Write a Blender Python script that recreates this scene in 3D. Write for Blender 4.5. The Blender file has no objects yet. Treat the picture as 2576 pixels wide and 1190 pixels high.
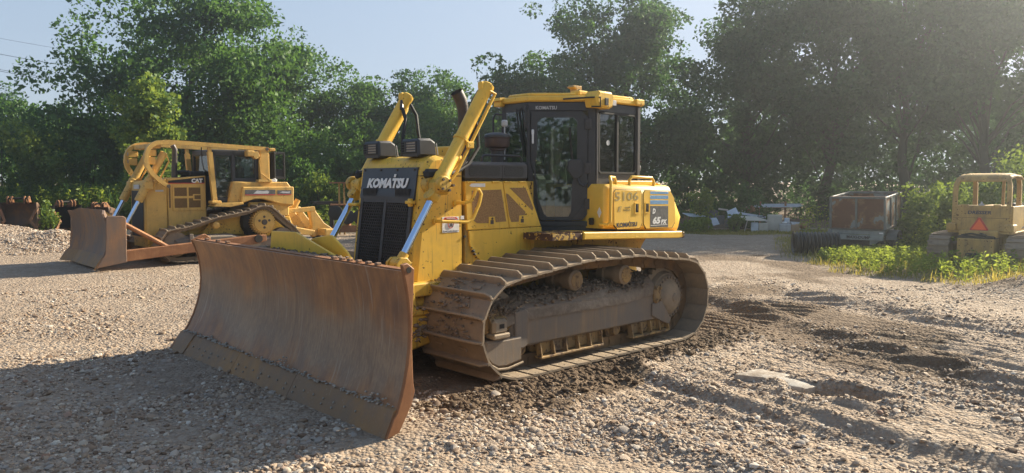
import bpy, bmesh, math, random
import numpy as np
from mathutils import Vector, Matrix, noise as mnoise

# ------------------------------------------------------------------ camera, sky, sun, exposure
scene = bpy.context.scene
COL = scene.collection
R = math.radians
CAM_H = 1.78
cd = bpy.data.cameras.new('camera'); cam = bpy.data.objects.new('camera', cd); COL.objects.link(cam)
cam.location = (0, 0, CAM_H); cam.rotation_euler = (R(90 - 4.03), 0, 0)
cd.sensor_width = 36.0; cd.lens = 36.0 * 1960 / 2576; cd.clip_start = .05; cd.clip_end = 5000
scene.camera = cam
SUN_AZ, SUN_EL = 53.0, 27.0           # azimuth measured to the right of the view, elevation
w = bpy.data.worlds.new('World'); scene.world = w; w.use_nodes = True
wn = w.node_tree; bg = wn.nodes['Background']
sky = wn.nodes.new('ShaderNodeTexSky'); sky.sky_type = 'NISHITA'; sky.sun_disc = False
sky.sun_elevation = R(SUN_EL); sky.sun_rotation = R(SUN_AZ)
sky.altitude = 200; sky.air_density = 1.0; sky.dust_density = 1.0; sky.ozone_density = 1.5
# thin high haze over the whole dome: evens out the clear-sky brightness everywhere alike
hz1 = wn.nodes.new('ShaderNodeVectorMath'); hz1.operation = 'MULTIPLY_ADD'; hz1.inputs[1].default_value = (.50, .435, .35); hz1.inputs[2].default_value = (1, 1, 1)
hz2 = wn.nodes.new('ShaderNodeVectorMath'); hz2.operation = 'DIVIDE'
wn.links.new(sky.outputs[0], hz1.inputs[0]); wn.links.new(sky.outputs[0], hz2.inputs[0]); wn.links.new(hz1.outputs[0], hz2.inputs[1])
wn.links.new(hz2.outputs[0], bg.inputs[0]); bg.inputs[1].default_value = .15
sl = bpy.data.lights.new('sun', 'SUN'); sl.energy = 4.6; sl.angle = R(.6); sl.color = (1.0, .88, .68)
so = bpy.data.objects.new('sun', sl); COL.objects.link(so)
sd = Vector((math.sin(R(SUN_AZ)) * math.cos(R(SUN_EL)), math.cos(R(SUN_AZ)) * math.cos(R(SUN_EL)), math.sin(R(SUN_EL))))
so.rotation_euler = (-sd).to_track_quat('-Z', 'Y').to_euler(); so.location = sd * 60
vs = scene.view_settings; vs.view_transform = 'Standard'; vs.look = 'None'; vs.gamma = 1; vs.exposure = 1.52
vs.use_curve_mapping = False
scene.render.engine = 'CYCLES'
cy = scene.cycles
cy.use_denoising = True; cy.max_bounces = 6; cy.diffuse_bounces = 3; cy.glossy_bounces = 3; cy.transmission_bounces = 4
cy.transparent_max_bounces = 8; cy.volume_bounces = 0; cy.sample_clamp_indirect = 6; cy.caustics_reflective = False; cy.caustics_refractive = False
rng = np.random.default_rng(7)
random.seed(5)

# ------------------------------------------------------------------ small helpers
def tag(o, label=None, cat=None, group=None, kind=None):
    if label: o['label'] = label
    if cat: o['category'] = cat
    if group: o['group'] = group
    if kind: o['kind'] = kind
    return o

def thing(name, label, cat, loc=(0, 0, 0), rotz=0, group=None):
    o = bpy.data.objects.new(name, None); COL.objects.link(o); o.empty_display_size = .2
    o.location = loc; o.rotation_euler = (0, 0, rotz)
    return tag(o, label, cat, group)

def link(name, me, parent=None, loc=None, rot=None):
    o = bpy.data.objects.new(name, me); COL.objects.link(o)
    if parent is not None: o.parent = parent
    if loc is not None: o.location = loc
    if rot is not None: o.rotation_euler = rot
    return o

class MB:
    """collects shapes; (u, v, z): u rearwards, v to the machine's left, z up; stored as (u, -v, z) when flip"""
    def __init__(s, flip=True):
        s.v = []; s.f = []; s.mi = []; s.cur = 0; s.flip = flip; s.M = None
    def add(s, vs_, fs_):
        k = len(s.v)
        if s.M is not None: vs_ = [tuple(s.M @ Vector(p)) for p in vs_]
        s.v.extend(vs_); s.f.extend([tuple(i + k for i in f) for f in fs_]); s.mi.extend([s.cur] * len(fs_))
        return s
    def mat(s, i): s.cur = i; return s
    def box(s, a, b, bev=.008):
        lo = [min(a[i], b[i]) for i in range(3)]; hi = [max(a[i], b[i]) for i in range(3)]
        bev = min(bev, *[(hi[i] - lo[i]) * .45 for i in range(3)])
        vs_ = []; ix = {}
        for sx in (0, 1):
            for sy in (0, 1):
                for sz in (0, 1):
                    sg = (sx, sy, sz)
                    for k in range(3):
                        p = []
                        for i in range(3):
                            d = 0 if i == k else bev
                            p.append(hi[i] - d if sg[i] else lo[i] + d)
                        ix[sg + (k,)] = len(vs_); vs_.append(tuple(p))
        fs_ = []
        for k in range(3):
            i, j = [q for q in range(3) if q != k]
            for sg in (0, 1):
                def key(a_, b_, kk):
                    t = [0, 0, 0]; t[k] = sg; t[i] = a_; t[j] = b_; return ix[tuple(t) + (kk,)]
                fs_.append((key(0, 0, k), key(1, 0, k), key(1, 1, k), key(0, 1, k)))
        for k in range(3):
            i, j = [q for q in range(3) if q != k]
            for a_ in (0, 1):
                for b_ in (0, 1):
                    def key2(e, kk):
                        t = [0, 0, 0]; t[k] = e; t[i] = a_; t[j] = b_; return ix[tuple(t) + (kk,)]
                    fs_.append((key2(0, i), key2(0, j), key2(1, j), key2(1, i)))
        for sx in (0, 1):
            for sy in (0, 1):
                for sz in (0, 1): fs_.append(tuple(ix[(sx, sy, sz, k)] for k in range(3)))
        return s.add(vs_, fs_)
    def prism(s, poly, ax, a0, a1, bev=.008):
        """polygon in the two other axes (cyclic order kept u,v,z) extruded along axis ax, its caps chamfered"""
        n = len(poly); i, j = [q for q in range(3) if q != ax]
        def inset(d):
            ar = sum(poly[k][0] * poly[(k + 1) % n][1] - poly[(k + 1) % n][0] * poly[k][1] for k in range(n))
            sgn = 1 if ar > 0 else -1; out = []
            for k in range(n):
                p0, p1, p2 = poly[k - 1], poly[k], poly[(k + 1) % n]
                d1 = Vector((p1[0] - p0[0], p1[1] - p0[1])).normalized(); d2 = Vector((p2[0] - p1[0], p2[1] - p1[1])).normalized()
                n1 = Vector((-d1.y, d1.x)) * sgn; n2 = Vector((-d2.y, d2.x)) * sgn
                q = n1 + n2; L = max(q.dot(n1), .35)
                q = q / L * d; out.append((p1[0] + q.x, p1[1] + q.y))
            return out
        lo, hi = min(a0, a1), max(a0, a1); bev = min(bev, (hi - lo) * .4)
        rings = [(lo, inset(bev)), (lo + bev, poly), (hi - bev, poly), (hi, inset(bev))] if bev > 0 else [(lo, poly), (hi, poly)]
        vs_ = []
        for a, pl in rings:
            for p in pl:
                t = [0, 0, 0]; t[ax] = a; t[i] = p[0]; t[j] = p[1]; vs_.append(tuple(t))
        fs_ = [tuple(range(n)), tuple(reversed(range((len(rings) - 1) * n, len(rings) * n)))]
        for r in range(len(rings) - 1):
            for k in range(n): fs_.append((r * n + k, r * n + (k + 1) % n, (r + 1) * n + (k + 1) % n, (r + 1) * n + k))
        return s.add(vs_, fs_)
    def sweep(s, path, rads, n=10, caps=True, sq=None, up=None):
        """tube along path; sq=(w,h) gives a rectangular bar with `up` as its height direction"""
        P = [Vector(p) for p in path]; m = len(P)
        if not hasattr(rads, '__len__'): rads = [rads] * m
        T = []
        for k in range(m):
            t = (P[min(k + 1, m - 1)] - P[max(k - 1, 0)]); T.append(t.normalized() if t.length > 1e-9 else Vector((0, 0, 1)))
        ref = Vector(up) if up is not None else (Vector((0, 0, 1)) if abs(T[0].z) < .9 else Vector((1, 0, 0)))
        vs_ = []; 
        a = (ref - T[0] * ref.dot(T[0])).normalized()
        for k in range(m):
            if up is not None: a = (Vector(up) - T[k] * Vector(up).dot(T[k])).normalized()
            else: a = (a - T[k] * a.dot(T[k])).normalized()
            b = T[k].cross(a)
            if sq:
                for (x, y) in ((-1, -1), (1, -1), (1, 1), (-1, 1)): vs_.append(tuple(P[k] + b * (x * sq[0] / 2) + a * (y * sq[1] / 2)))
            else:
                for q in range(n):
                    an = 2 * math.pi * q / n; vs_.append(tuple(P[k] + (a * math.cos(an) + b * math.sin(an)) * rads[k]))
        nn = 4 if sq else n; fs_ = []
        for k in range(m - 1):
            for q in range(nn): fs_.append((k * nn + q, k * nn + (q + 1) % nn, (k + 1) * nn + (q + 1) % nn, (k + 1) * nn + q))
        if caps: fs_ += [tuple(reversed(range(nn))), tuple(range((m - 1) * nn, m * nn))]
        return s.add(vs_, fs_)
    def cyl(s, p0, p1, r, r1=None, n=16, bev=0):
        p0, p1 = Vector(p0), Vector(p1); r1 = r if r1 is None else r1
        if bev:
            d = (p1 - p0).normalized() * bev
            return s.sweepc([p0, p0 + d, p1 - d, p1], [r - bev, r, r1, r1 - bev], n)
        return s.sweepc([p0, p1], [r, r1], n)
    def sweepc(s, P, rads, n):
        ax = (Vector(P[-1]) - Vector(P[0])).normalized(); ref = Vector((0, 0, 1)) if abs(ax.z) < .9 else Vector((1, 0, 0))
        a = (ref - ax * ref.dot(ax)).normalized(); b = ax.cross(a); vs_ = []
        for p, r in zip(P, rads):
            for q in range(n):
                an = 2 * math.pi * q / n; vs_.append(tuple(Vector(p) + (a * math.cos(an) + b * math.sin(an)) * r))
        m = len(P); fs_ = []
        for k in range(m - 1):
            for q in range(n): fs_.append((k * n + q, k * n + (q + 1) % n, (k + 1) * n + (q + 1) % n, (k + 1) * n + q))
        fs_ += [tuple(reversed(range(n))), tuple(range((m - 1) * n, m * n))]
        return s.add(vs_, fs_)
    def lathe(s, c, axis, prof, n=20):
        """prof: (distance along axis, radius)"""
        ax = Vector(axis).normalized(); c = Vector(c)
        return s.sweepc([c + ax * h for h, r in prof], [max(r, .0005) for h, r in prof], n)
    def grid(s, rows):
        """rows of equal-length point lists"""
        n = len(rows[0]); vs_ = [tuple(p) for r in rows for p in r]
        fs_ = [(i * n + j, i * n + j + 1, (i + 1) * n + j + 1, (i + 1) * n + j) for i in range(len(rows) - 1) for j in range(n - 1)]
        return s.add(vs_, fs_)
    def slab(s, rows, thick):
        """closed sheet: rows of points offset along `thick` vector"""
        t = Vector(thick); n = len(rows[0]); m = len(rows)
        A = [tuple(p) for r in rows for p in r]; B = [tuple(Vector(p) + t) for r in rows for p in r]; N = n * m; fs_ = []
        for i in range(m - 1):
            for j in range(n - 1):
                q = (i * n + j, i * n + j + 1, (i + 1) * n + j + 1, (i + 1) * n + j)
                fs_.append(q); fs_.append(tuple(x + N for x in reversed(q)))
        bd = [j for j in range(n)] + [i * n + n - 1 for i in range(1, m)] + [(m - 1) * n + j for j in range(n - 2, -1, -1)] + [i * n for i in range(m - 2, 0, -1)]
        for k in range(len(bd)):
            a, b = bd[k], bd[(k + 1) % len(bd)]; fs_.append((a, b, b + N, a + N))
        return s.add(A + B, fs_)
    def mesh(s, name, mats, smooth=35):
        V = [(p[0], -p[1], p[2]) for p in s.v] if s.flip else s.v
        me = bpy.data.meshes.new(name); me.from_pydata(V, [], s.f)
        bm = bmesh.new(); bm.from_mesh(me); bmesh.ops.recalc_face_normals(bm, faces=bm.faces); bm.to_mesh(me); bm.free()
        for m_ in (mats if isinstance(mats, (list, tuple)) else [mats]): me.materials.append(m_)
        me.polygons.foreach_set('material_index', s.mi)
        if smooth:
            me.polygons.foreach_set('use_smooth', [True] * len(me.polygons)); me.set_sharp_from_angle(angle=R(smooth))
        me.update(); return me
    def build(s, name, mats, parent=None, smooth=35):
        return link(name, s.mesh(name, mats, smooth), parent)

def part(name, mats, parent, fn, smooth=35, flip=True):
    b = MB(flip); fn(b); return b.build(name, mats, parent, smooth)

def text_mesh(body, w_, h_, depth=.004, bold=.02, shear=0.0, mat_=None, spacing=1.0):
    """flat lettering, w_ wide and h_ tall, centred, in its own xy plane"""
    c = bpy.data.curves.new('lettering', 'FONT'); c.body = body; c.size = 1; c.extrude = .02; c.offset = bold; c.shear = shear; c.resolution_u = 2
    c.space_character = spacing
    o = bpy.data.objects.new('lettering', c); me = bpy.data.meshes.new_from_object(o)
    bpy.data.objects.remove(o); bpy.data.curves.remove(c)
    n = len(me.vertices); a = np.empty(n * 3); me.vertices.foreach_get('co', a); a = a.reshape(-1, 3)
    lo, hi = a.min(0), a.max(0); a = (a - (lo + hi) / 2) / np.maximum(hi - lo, 1e-6) * np.array([w_, h_, depth])
    me.vertices.foreach_set('co', a.ravel()); me.materials.clear()
    if mat_: me.materials.append(mat_)
    me.update(); return me

def put_text(parent, body, c, w_, h_, mat_, right=(1, 0, 0), up=(0, 0, 1), flip=True, name='lettering', **k):
    me = text_mesh(body, w_, h_, mat_=mat_, **k)
    o = link(name, me, parent)
    f = (lambda p: Vector((p[0], -p[1], p[2]))) if flip else (lambda p: Vector(p))
    r = f(right).normalized(); u = f(up); u = (u - r * u.dot(r)).normalized(); n = r.cross(u)
    M = Matrix((r, u, n)).transposed().to_4x4(); M.translation = f(c)
    o.matrix_local = M
    return o

def arc(c, r, a0, a1, n, plane=(0, 2), other=0.0):
    out = []
    for k in range(n):
        a = R(a0 + (a1 - a0) * k / (n - 1)); p = [other] * 3
        p[plane[0]] = c[0] + r * math.cos(a); p[plane[1]] = c[1] + r * math.sin(a); out.append(tuple(p))
    return out

def copy_tree(o, parent=None):
    c = o.copy(); COL.objects.link(c); c.parent = parent
    for ch in list(o.children): copy_tree(ch, c)
    return c
# ------------------------------------------------------------------ materials
class NT:
    def __init__(s, name):
        s.m = bpy.data.materials.new(name); s.m.use_nodes = True; s.t = s.m.node_tree
        for n in list(s.t.nodes): s.t.nodes.remove(n)
        s.out = s.t.nodes.new('ShaderNodeOutputMaterial')
        s.co = s.t.nodes.new('ShaderNodeTexCoord')
    def n(s, typ, out=0, props=None, **ins):
        nd = s.t.nodes.new('ShaderNode' + typ)
        for k, v in (props or {}).items(): setattr(nd, k, v)
        for k, v in ins.items():
            key = int(k[1:]) if k[0] == '_' and k[1:].isdigit() else k.replace('_', ' ')
            i = nd.inputs[key]
            if hasattr(v, 'is_output'): s.t.links.new(v, i)
            elif isinstance(v, (tuple, list)) and len(v) == 3 and i.type == 'RGBA': i.default_value = (*v, 1)
            else: i.default_value = v
        return nd.outputs[out]
    def map(s, scale=(1, 1, 1), src='Object', loc=(0, 0, 0), rot=(0, 0, 0)):
        return s.n('Mapping', Vector=s.co.outputs[src], Scale=scale, Location=loc, Rotation=rot)
    def noise(s, scale, detail=5, rough=.6, vec=None, out=0, dist=0):
        return s.n('TexNoise', out, Vector=vec or s.co.outputs['Object'], Scale=scale, Detail=detail, Roughness=rough, Distortion=dist)
    def ramp(s, fac, stops, out=0, interp='LINEAR'):
        nd = s.t.nodes.new('ShaderNodeValToRGB'); s.t.links.new(fac, nd.inputs[0]); e = nd.color_ramp.elements; nd.color_ramp.interpolation = interp
        while len(e) > 1: e.remove(e[0])
        e[0].position = stops[0][0]; c = stops[0][1]; e[0].color = (*c, 1) if hasattr(c, '__len__') else (c, c, c, 1)
        for p, c in stops[1:]:
            q = e.new(p); q.color = (*c, 1) if hasattr(c, '__len__') else (c, c, c, 1)
        return nd.outputs[out]
    def mix(s, fac, a, b, mode='MIX'):
        nd = s.t.nodes.new('ShaderNodeMix'); nd.data_type = 'RGBA'; nd.blend_type = mode
        for k, v in ((0, fac), (6, a), (7, b)):
            i = nd.inputs[k]
            if hasattr(v, 'is_output'): s.t.links.new(v, i)
            elif hasattr(v, '__len__'): i.default_value = (*v, 1)
            else: i.default_value = v
        return nd.outputs[2]
    def math(s, op, a, b=0.0, clamp=False):
        nd = s.t.nodes.new('ShaderNodeMath'); nd.operation = op; nd.use_clamp = clamp
        for k, v in ((0, a), (1, b)):
            if hasattr(v, 'is_output'): s.t.links.new(v, nd.inputs[k])
            else: nd.inputs[k].default_value = v
        return nd.outputs[0]
    def bump(s, h, strength=.3, dist=.01):
        return s.n('Bump', Height=h, Strength=strength, Distance=dist)
    def pbr(s, col, rough=.6, metal=0.0, bump=None, spec=.5, **k):
        ins = dict(Base_Color=col, Roughness=rough, Metallic=metal, Specular_IOR_Level=spec, **k)
        if bump is not None: ins['Normal'] = bump
        sh = s.n('BsdfPrincipled', **ins); s.t.links.new(sh, s.out.inputs[0]); return s.m

def m_paint(name, col, chip=.5, rust=(.085, .035, .018), dirt=(.16, .11, .06), dirtamt=.35, rough=.42, seed=0.0, fade=.1):
    t = NT(name); V = t.map(loc=(seed, seed * 2, seed * 3))
    var = t.noise(1.3, 4, .6, V)
    base = t.mix(t.ramp(var, [(.3, 0.0), (.7, 1.0)]), col, tuple(min(1, c * (1 + fade) + fade * .08) for c in col))
    streak = t.noise(1, 7, .72, t.map((9, 9, 1.1), loc=(seed, 3, 1)))
    grime = t.noise(2.2, 8, .7, V, dist=.4)
    g = t.math('MULTIPLY', t.ramp(streak, [(.45, 0.0), (.75, 1.0)]), t.ramp(grime, [(.38, 0.0), (.7, 1.0)]))
    base = t.mix(t.math('MULTIPLY', g, dirtamt * 2, True), base, dirt)
    base = t.mix(t.math('MULTIPLY', t.ramp(grime, [(.35, 0.0), (.75, 1.0)]), dirtamt * .55), base, dirt)
    ch = t.noise(22, 6, .62, V); area = t.noise(3.1, 3, .5, V)
    c1 = t.math('ADD', ch, t.math('MULTIPLY', area, .35))
    cf = t.ramp(c1, [(.855 - .09 * chip, 0.0), (.875 - .09 * chip, 1.0)])
    base = t.mix(cf, base, rust)
    sc = t.noise(1, 3, .55, t.map((26, 26, 1.5), loc=(seed, 9, 4), rot=(0, .25, 0)))
    base = t.mix(t.math('MULTIPLY', t.ramp(sc, [(.62, 0.0), (.67, 1.0)]), min(1, .06 + chip * .5) if chip > 0 else .04), base, tuple(c * .8 for c in dirt))
    ro = t.math('ADD', t.math('MULTIPLY', cf, .4), t.math('ADD', rough - .06, t.math('MULTIPLY', grime, .22)), True)
    fine = t.noise(140, 3, .6, V)
    b = t.bump(t.math('ADD', t.math('MULTIPLY', fine, .12), t.math('ADD', t.math('MULTIPLY', grime, .5), t.math('MULTIPLY', cf, -.5))), .22, .006)
    return t.pbr(base, ro, 0, b, .45)

def m_rust(name, cols, vs=(6, 6, .8), streaks=.5, rough=.62, metal=.15, scratch=.3, mottle=2.0):
    """worn rusty steel: four tones, streaks along local z"""
    t = NT(name); V = t.map(vs)
    a = t.noise(1.0, 9, .72, V); b = t.noise(mottle, 7, .68, None, dist=.8)
    f = t.math('ADD', t.math('MULTIPLY', a, streaks), t.math('MULTIPLY', b, 1 - streaks))
    col = t.ramp(f, [(.33, cols[0]), (.45, cols[1]), (.54, cols[2]), (.66, cols[3])])
    big = t.noise(.9, 4, .5, t.map((1, 1, 1), loc=(4, 1, 2)), dist=.6)
    col = t.mix(t.ramp(big, [(.4, 0.0), (.62, .75)]), col, t.mix(.5, cols[0], cols[1]))
    sc = t.noise(1, 2, .5, t.map((70, 70, 2.2), rot=(0, .12, 0)))
    col = t.mix(t.math('MULTIPLY', t.ramp(sc, [(.66, 0.0), (.72, 1.0)]), scratch), col, (.33, .29, .25))
    fine = t.noise(60, 5, .7)
    bp = t.bump(t.math('ADD', t.math('MULTIPLY', fine, .5), a), .25, .006)
    return t.pbr(col, t.math('ADD', rough - .12, t.math('MULTIPLY', b, .3)), metal, bp, .4)

def m_plain(name, col, rough=.6, metal=0.0, nscale=8, var=.25, bump=.15, spec=.5):
    t = NT(name); n = t.noise(nscale, 6, .65); f = t.noise(nscale * 9, 3, .6)
    c = t.mix(t.ramp(n, [(.3, 0.0), (.75, 1.0)]), tuple(x * (1 - var) for x in col), tuple(min(1, x * (1 + var)) for x in col))
    return t.pbr(c, t.math('ADD', rough - .1, t.math('MULTIPLY', n, .2)), metal, t.bump(t.math('ADD', n, t.math('MULTIPLY', f, .4)), bump, .006), spec)

def m_mud(name, c0, c1, c2, scale=3):
    t = NT(name); a = t.noise(scale, 9, .72, dist=.5); b = t.noise(scale * 9, 5, .7)
    col = t.ramp(t.math('ADD', t.math('MULTIPLY', a, .7), t.math('MULTIPLY', b, .3)), [(.33, c0), (.5, c1), (.66, c2)])
    return t.pbr(col, .88, 0, t.bump(t.math('ADD', a, t.math('MULTIPLY', b, .5)), .6, .02), .25)

def m_glass(name, tint=(.70, .76, .74), mixb=.07, rough=.02):
    t = NT(name)
    tr = t.n('BsdfTransparent', Color=tint); gl = t.n('BsdfGlossy', Color=(.95, .97, 1), Roughness=rough)
    fr = t.n('Fresnel', IOR=1.5)
    dust = t.n('BsdfDiffuse', Color=(.35, .32, .27))
    d = t.ramp(t.noise(3.5, 7, .7), [(.40, .0), (.8, .08)])
    a = t.n('MixShader', _0=t.math('ADD', fr, mixb, True), _1=tr, _2=gl)
    t.t.links.new(t.n('MixShader', _0=d, _1=a, _2=dust), t.out.inputs[0]); return t.m

def m_leaf(name, cols, trans=.45, gloss=.022):
    t = NT(name)
    geo = t.t.nodes.new('ShaderNodeNewGeometry'); rnd = geo.outputs['Random Per Island']
    big = t.ramp(t.noise(.7, 3, .5), [(.32, 0.0), (.68, 1.0)])
    f = t.math('ADD', t.math('MULTIPLY', rnd, .5), t.math('MULTIPLY', big, .5))
    col = t.ramp(f, [(.2, cols[0]), (.5, cols[1]), (.8, cols[2])])
    tc = t.mix(.5, col, tuple(min(1, c * k) for c, k in zip(cols[2], (1.8, 1.5, .9))))
    df = t.n('BsdfDiffuse', Color=col); tr = t.n('BsdfTranslucent', Color=tc)
    a = t.n('MixShader', _0=trans, _1=df, _2=tr)
    g = t.n('BsdfGlossy', Color=(.8, .9, .7), Roughness=.5)
    t.t.links.new(t.n('MixShader', _0=gloss, _1=a, _2=g), t.out.inputs[0]); return t.m

M = {}
M['yellow'] = m_paint('yellow_paint', (.80, .485, .05), chip=.15, dirtamt=.22)
M['yellow_side'] = m_paint('yellow_paint_scratched', (.78, .47, .05), chip=.55, dirtamt=.3, seed=3.0)
M['yellow_low'] = m_paint('yellow_paint_muddy', (.64, .39, .045), chip=.7, dirtamt=.6, seed=5.0, dirt=(.13, .085, .045))
M['yellow_clean'] = m_paint('yellow_paint_tank', (.80, .49, .06), chip=-.3, dirtamt=.16, seed=8.0)
M['cat_yellow'] = m_paint('ochre_paint', (.62, .375, .085), chip=.1, dirtamt=.48, seed=11.0, rough=.5)
M['dresser_yellow'] = m_paint('faded_yellow_paint', (.44, .275, .07), chip=.45, dirtamt=.85, seed=14.0, rough=.6, fade=.25)
M['step_worn'] = m_paint('worn_step_paint', (.58, .36, .05), chip=3.1, dirtamt=.5, seed=2.0, rust=(.07, .032, .022))
M['blade'] = m_rust('rusty_blade_steel', [(.13, .105, .092), (.20, .13, .092), (.29, .155, .078), (.40, .195, .075)], streaks=.55)
def m_blade():
    t = NT('worn_blade_steel'); O = t.co.outputs['Object']; z = t.n('SeparateXYZ', 2, Vector=O)
    st = t.noise(1, 9, .72, t.map((7, 7, .55))); mo = t.noise(1.6, 7, .66, O, dist=.9); fi = t.noise(1, 6, .7, t.map((60, 60, 3), rot=(.18, 0, 0)))
    rust = t.ramp(t.math('ADD', t.math('MULTIPLY', st, .5), t.math('MULTIPLY', mo, .5)), [(.36, (.155, .085, .058)), (.47, (.24, .125, .07)), (.55, (.33, .165, .075)), (.66, (.46, .235, .095))])
    grey = t.ramp(t.math('ADD', t.math('MULTIPLY', fi, .5), t.math('MULTIPLY', mo, .5)), [(.36, (.165, .125, .098)), (.52, (.26, .19, .135)), (.66, (.37, .275, .185))])
    zz = t.math('ADD', z, t.math('MULTIPLY', t.math('SUBTRACT', t.noise(1.1, 5, .6, t.map((1, 1.4, 1)), dist=.5), .5), .9))
    worn = t.ramp(zz, [(.22, 0.0), (.42, .85), (.70, .85), (.92, .12)])
    c = t.mix(worn, rust, grey)
    sc = t.noise(1, 3, .6, t.map((1.5, 46, 1.6), rot=(.22, 0, 0))); c = t.mix(t.math('MULTIPLY', t.ramp(sc, [(.62, 0.0), (.68, 1.0)]), .4), c, (.42, .37, .31))
    dk = t.noise(1, 4, .6, t.map((2, 14, 1.1), loc=(3, 1, 2))); c = t.mix(t.ramp(dk, [(.60, 0.0), (.74, .38)]), c, (.11, .075, .055))
    return t.pbr(c, t.math('ADD', .36, t.math('MULTIPLY', mo, .28)), .3, t.bump(t.math('ADD', fi, st), .22, .006), .45)
M['blade_main'] = m_blade()
M['blade_edge'] = m_rust('worn_edge_steel', [(.16, .12, .09), (.23, .145, .085), (.32, .175, .07), (.36, .22, .11)], vs=(5, 5, 2), streaks=.45, scratch=.5)
M['blade_rust'] = m_rust('orange_rust', [(.17, .075, .035), (.26, .115, .05), (.36, .17, .075), (.46, .25, .12)], streaks=.35)
M['steel'] = m_rust('dirty_track_steel', [(.16, .13, .10), (.25, .195, .14), (.33, .25, .165), (.44, .36, .26)], vs=(5, 5, 5), streaks=.3, scratch=.2, rough=.7)
M['steel_grey'] = m_rust('scuffed_frame_steel', [(.15, .13, .115), (.20, .165, .135), (.24, .18, .125), (.33, .23, .14)], vs=(14, 14, .9), streaks=.6, scratch=.5, rough=.72)
M['mud'] = m_mud('dried_mud', (.13, .098, .072), (.22, .17, .125), (.34, .28, .215))
M['grease'] = m_plain('oily_black_steel', (.022, .018, .015), .7, .1)
M['dark'] = m_plain('charcoal_paint', (.035, .037, .042), .48, 0, 5, .3, .08)
M['dark_dusty'] = m_plain('dusty_charcoal_paint', (.055, .054, .056), .62, 0, 6, .35, .1)
M['navy'] = m_plain('slate_blue_plate', (.035, .042, .056), .42, 0, 5, .25, .06)
M['black'] = m_plain('black_rubber', (.014, .014, .014), .65, 0, 9, .3, .1)
M['screen'] = m_plain('brown_mesh_screen', (.33, .19, .075), .8, .1, 90, .5, .5)
M['screen_cat'] = m_plain('ochre_mesh_screen', (.17, .095, .028), .8, .1, 90, .5, .5)
M['vent'] = m_plain('vent_mesh', (.05, .05, .048), .8, .1, 110, .6, .5)
M['chrome_sky'] = m_plain('sky_tinted_chrome', (.58, .70, .88), .07, 1.0, 20, .03, .01)  # blue in the base colour paints in the sky's reflection on the rods
M['exhaust'] = m_plain('heat_stained_steel', (.085, .075, .072), .45, .6, 6, .4, .15)
M['exhaust_brown'] = m_plain('brown_cap_metal', (.06, .040, .040), .5, .2, 6, .3, .1)
M['white'] = m_plain('white_vinyl', (.78, .78, .76), .5, 0, 14, .1, .03)
M['letter_grey'] = m_plain('light_grey_lettering', (.50, .51, .52), .55, 0, 20, .12, .03)
M['letter_navy'] = m_plain('navy_lettering', (.012, .016, .05), .5, 0, 20, .2, .03)
M['letter_faint'] = m_plain('faded_number_paint', (.36, .27, .085), .6, 0, 18, .25, .03)
M['sky_decal'] = m_plain('pale_blue_decal', (.17, .34, .56), .42, 0, 12, .22, .05)
M['grey_decal'] = m_plain('scratched_grey_decal', (.10, .10, .098), .5, 0, 22, .5, .1)
M['red'] = m_plain('red_vinyl', (.55, .04, .03), .5, 0, 10, .15, .03)
M['orange'] = m_plain('fluorescent_orange', (.95, .13, .03), .5, 0, 10, .08, .03)
M['lens'] = m_plain('headlamp_glass', (.42, .36, .30), .25, 0, 10, .2, .05)
M['glass'] = m_glass('cab_glass')
M['seat'] = m_plain('black_seat_fabric', (.025, .025, .027), .85, 0, 30, .3, .2)
M['liner'] = m_plain('grey_cab_liner', (.16, .15, .14), .8, 0, 6, .15, .05)
M['edge_bolt'] = m_plain('worn_bolt_heads', (.30, .27, .23), .6, .2, 20, .3, .1)
M['link'] = m_rust('rusty_link_steel', [(.09, .062, .042), (.16, .10, .055), (.24, .14, .06), (.32, .20, .09)], vs=(8, 8, 8), streaks=.3, scratch=.2, rough=.7)
M['bolt'] = m_plain('bolt_steel', (.10, .08, .065), .6, .4, 20, .3, .1)
M['mud_grey'] = m_mud('grey_gravel_crust', (.26, .23, .20), (.40, .36, .31), (.58, .53, .46), 8)
M['yellow_dirty'] = m_paint('mud_stained_paint', (.33, .20, .065), chip=1.3, dirtamt=1.0, seed=6.0, dirt=(.15, .11, .075), rust=(.12, .075, .045), rough=.7)
# ------------------------------------------------------------------ ground sheet with ruts, ridges and soil
DO = np.array([-2.2514, 6.7251]); DA = R(46.3)
d_rear = np.array([math.sin(DA), math.cos(DA)]); d_left = np.array([math.cos(DA), -math.sin(DA)])
_g = np.random.default_rng(42); _PERM = _g.random((256, 256))
def vnoise(x, y):
    xi = np.floor(x).astype(int); yi = np.floor(y).astype(int); fx = x - xi; fy = y - yi
    fx = fx * fx * (3 - 2 * fx); fy = fy * fy * (3 - 2 * fy); p = lambda i, j: _PERM[i % 256, j % 256]
    return (p(xi, yi) * (1 - fx) + p(xi + 1, yi) * fx) * (1 - fy) + (p(xi, yi + 1) * (1 - fx) + p(xi + 1, yi + 1) * fx) * fy
def fbm(x, y, o=4):
    s = 0; a = .5
    for k in range(o): s = s + a * (vnoise(x * 2 ** k + 17 * k, y * 2 ** k + 31 * k) - .5); a *= .5
    return s
def sstep(a, b, x):
    t = np.clip((x - a) / (b - a), 0, 1); return t * t * (3 - 2 * t)
def seg_dist(x, y, pts):
    d = np.full(x.shape, 1e9)
    for (ax, ay), (bx, by) in zip(pts[:-1], pts[1:]):
        dx, dy = bx - ax, by - ay; t = np.clip(((x - ax) * dx + (y - ay) * dy) / (dx * dx + dy * dy), 0, 1)
        d = np.minimum(d, np.hypot(x - ax - t * dx, y - ay - t * dy))
    return d
RIDGE1 = [(2.6, 13.5), (3.2, 11.5), (3.67, 9.7), (4.1, 8.2), (4.52, 6.77), (4.9, 5.0)]
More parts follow.
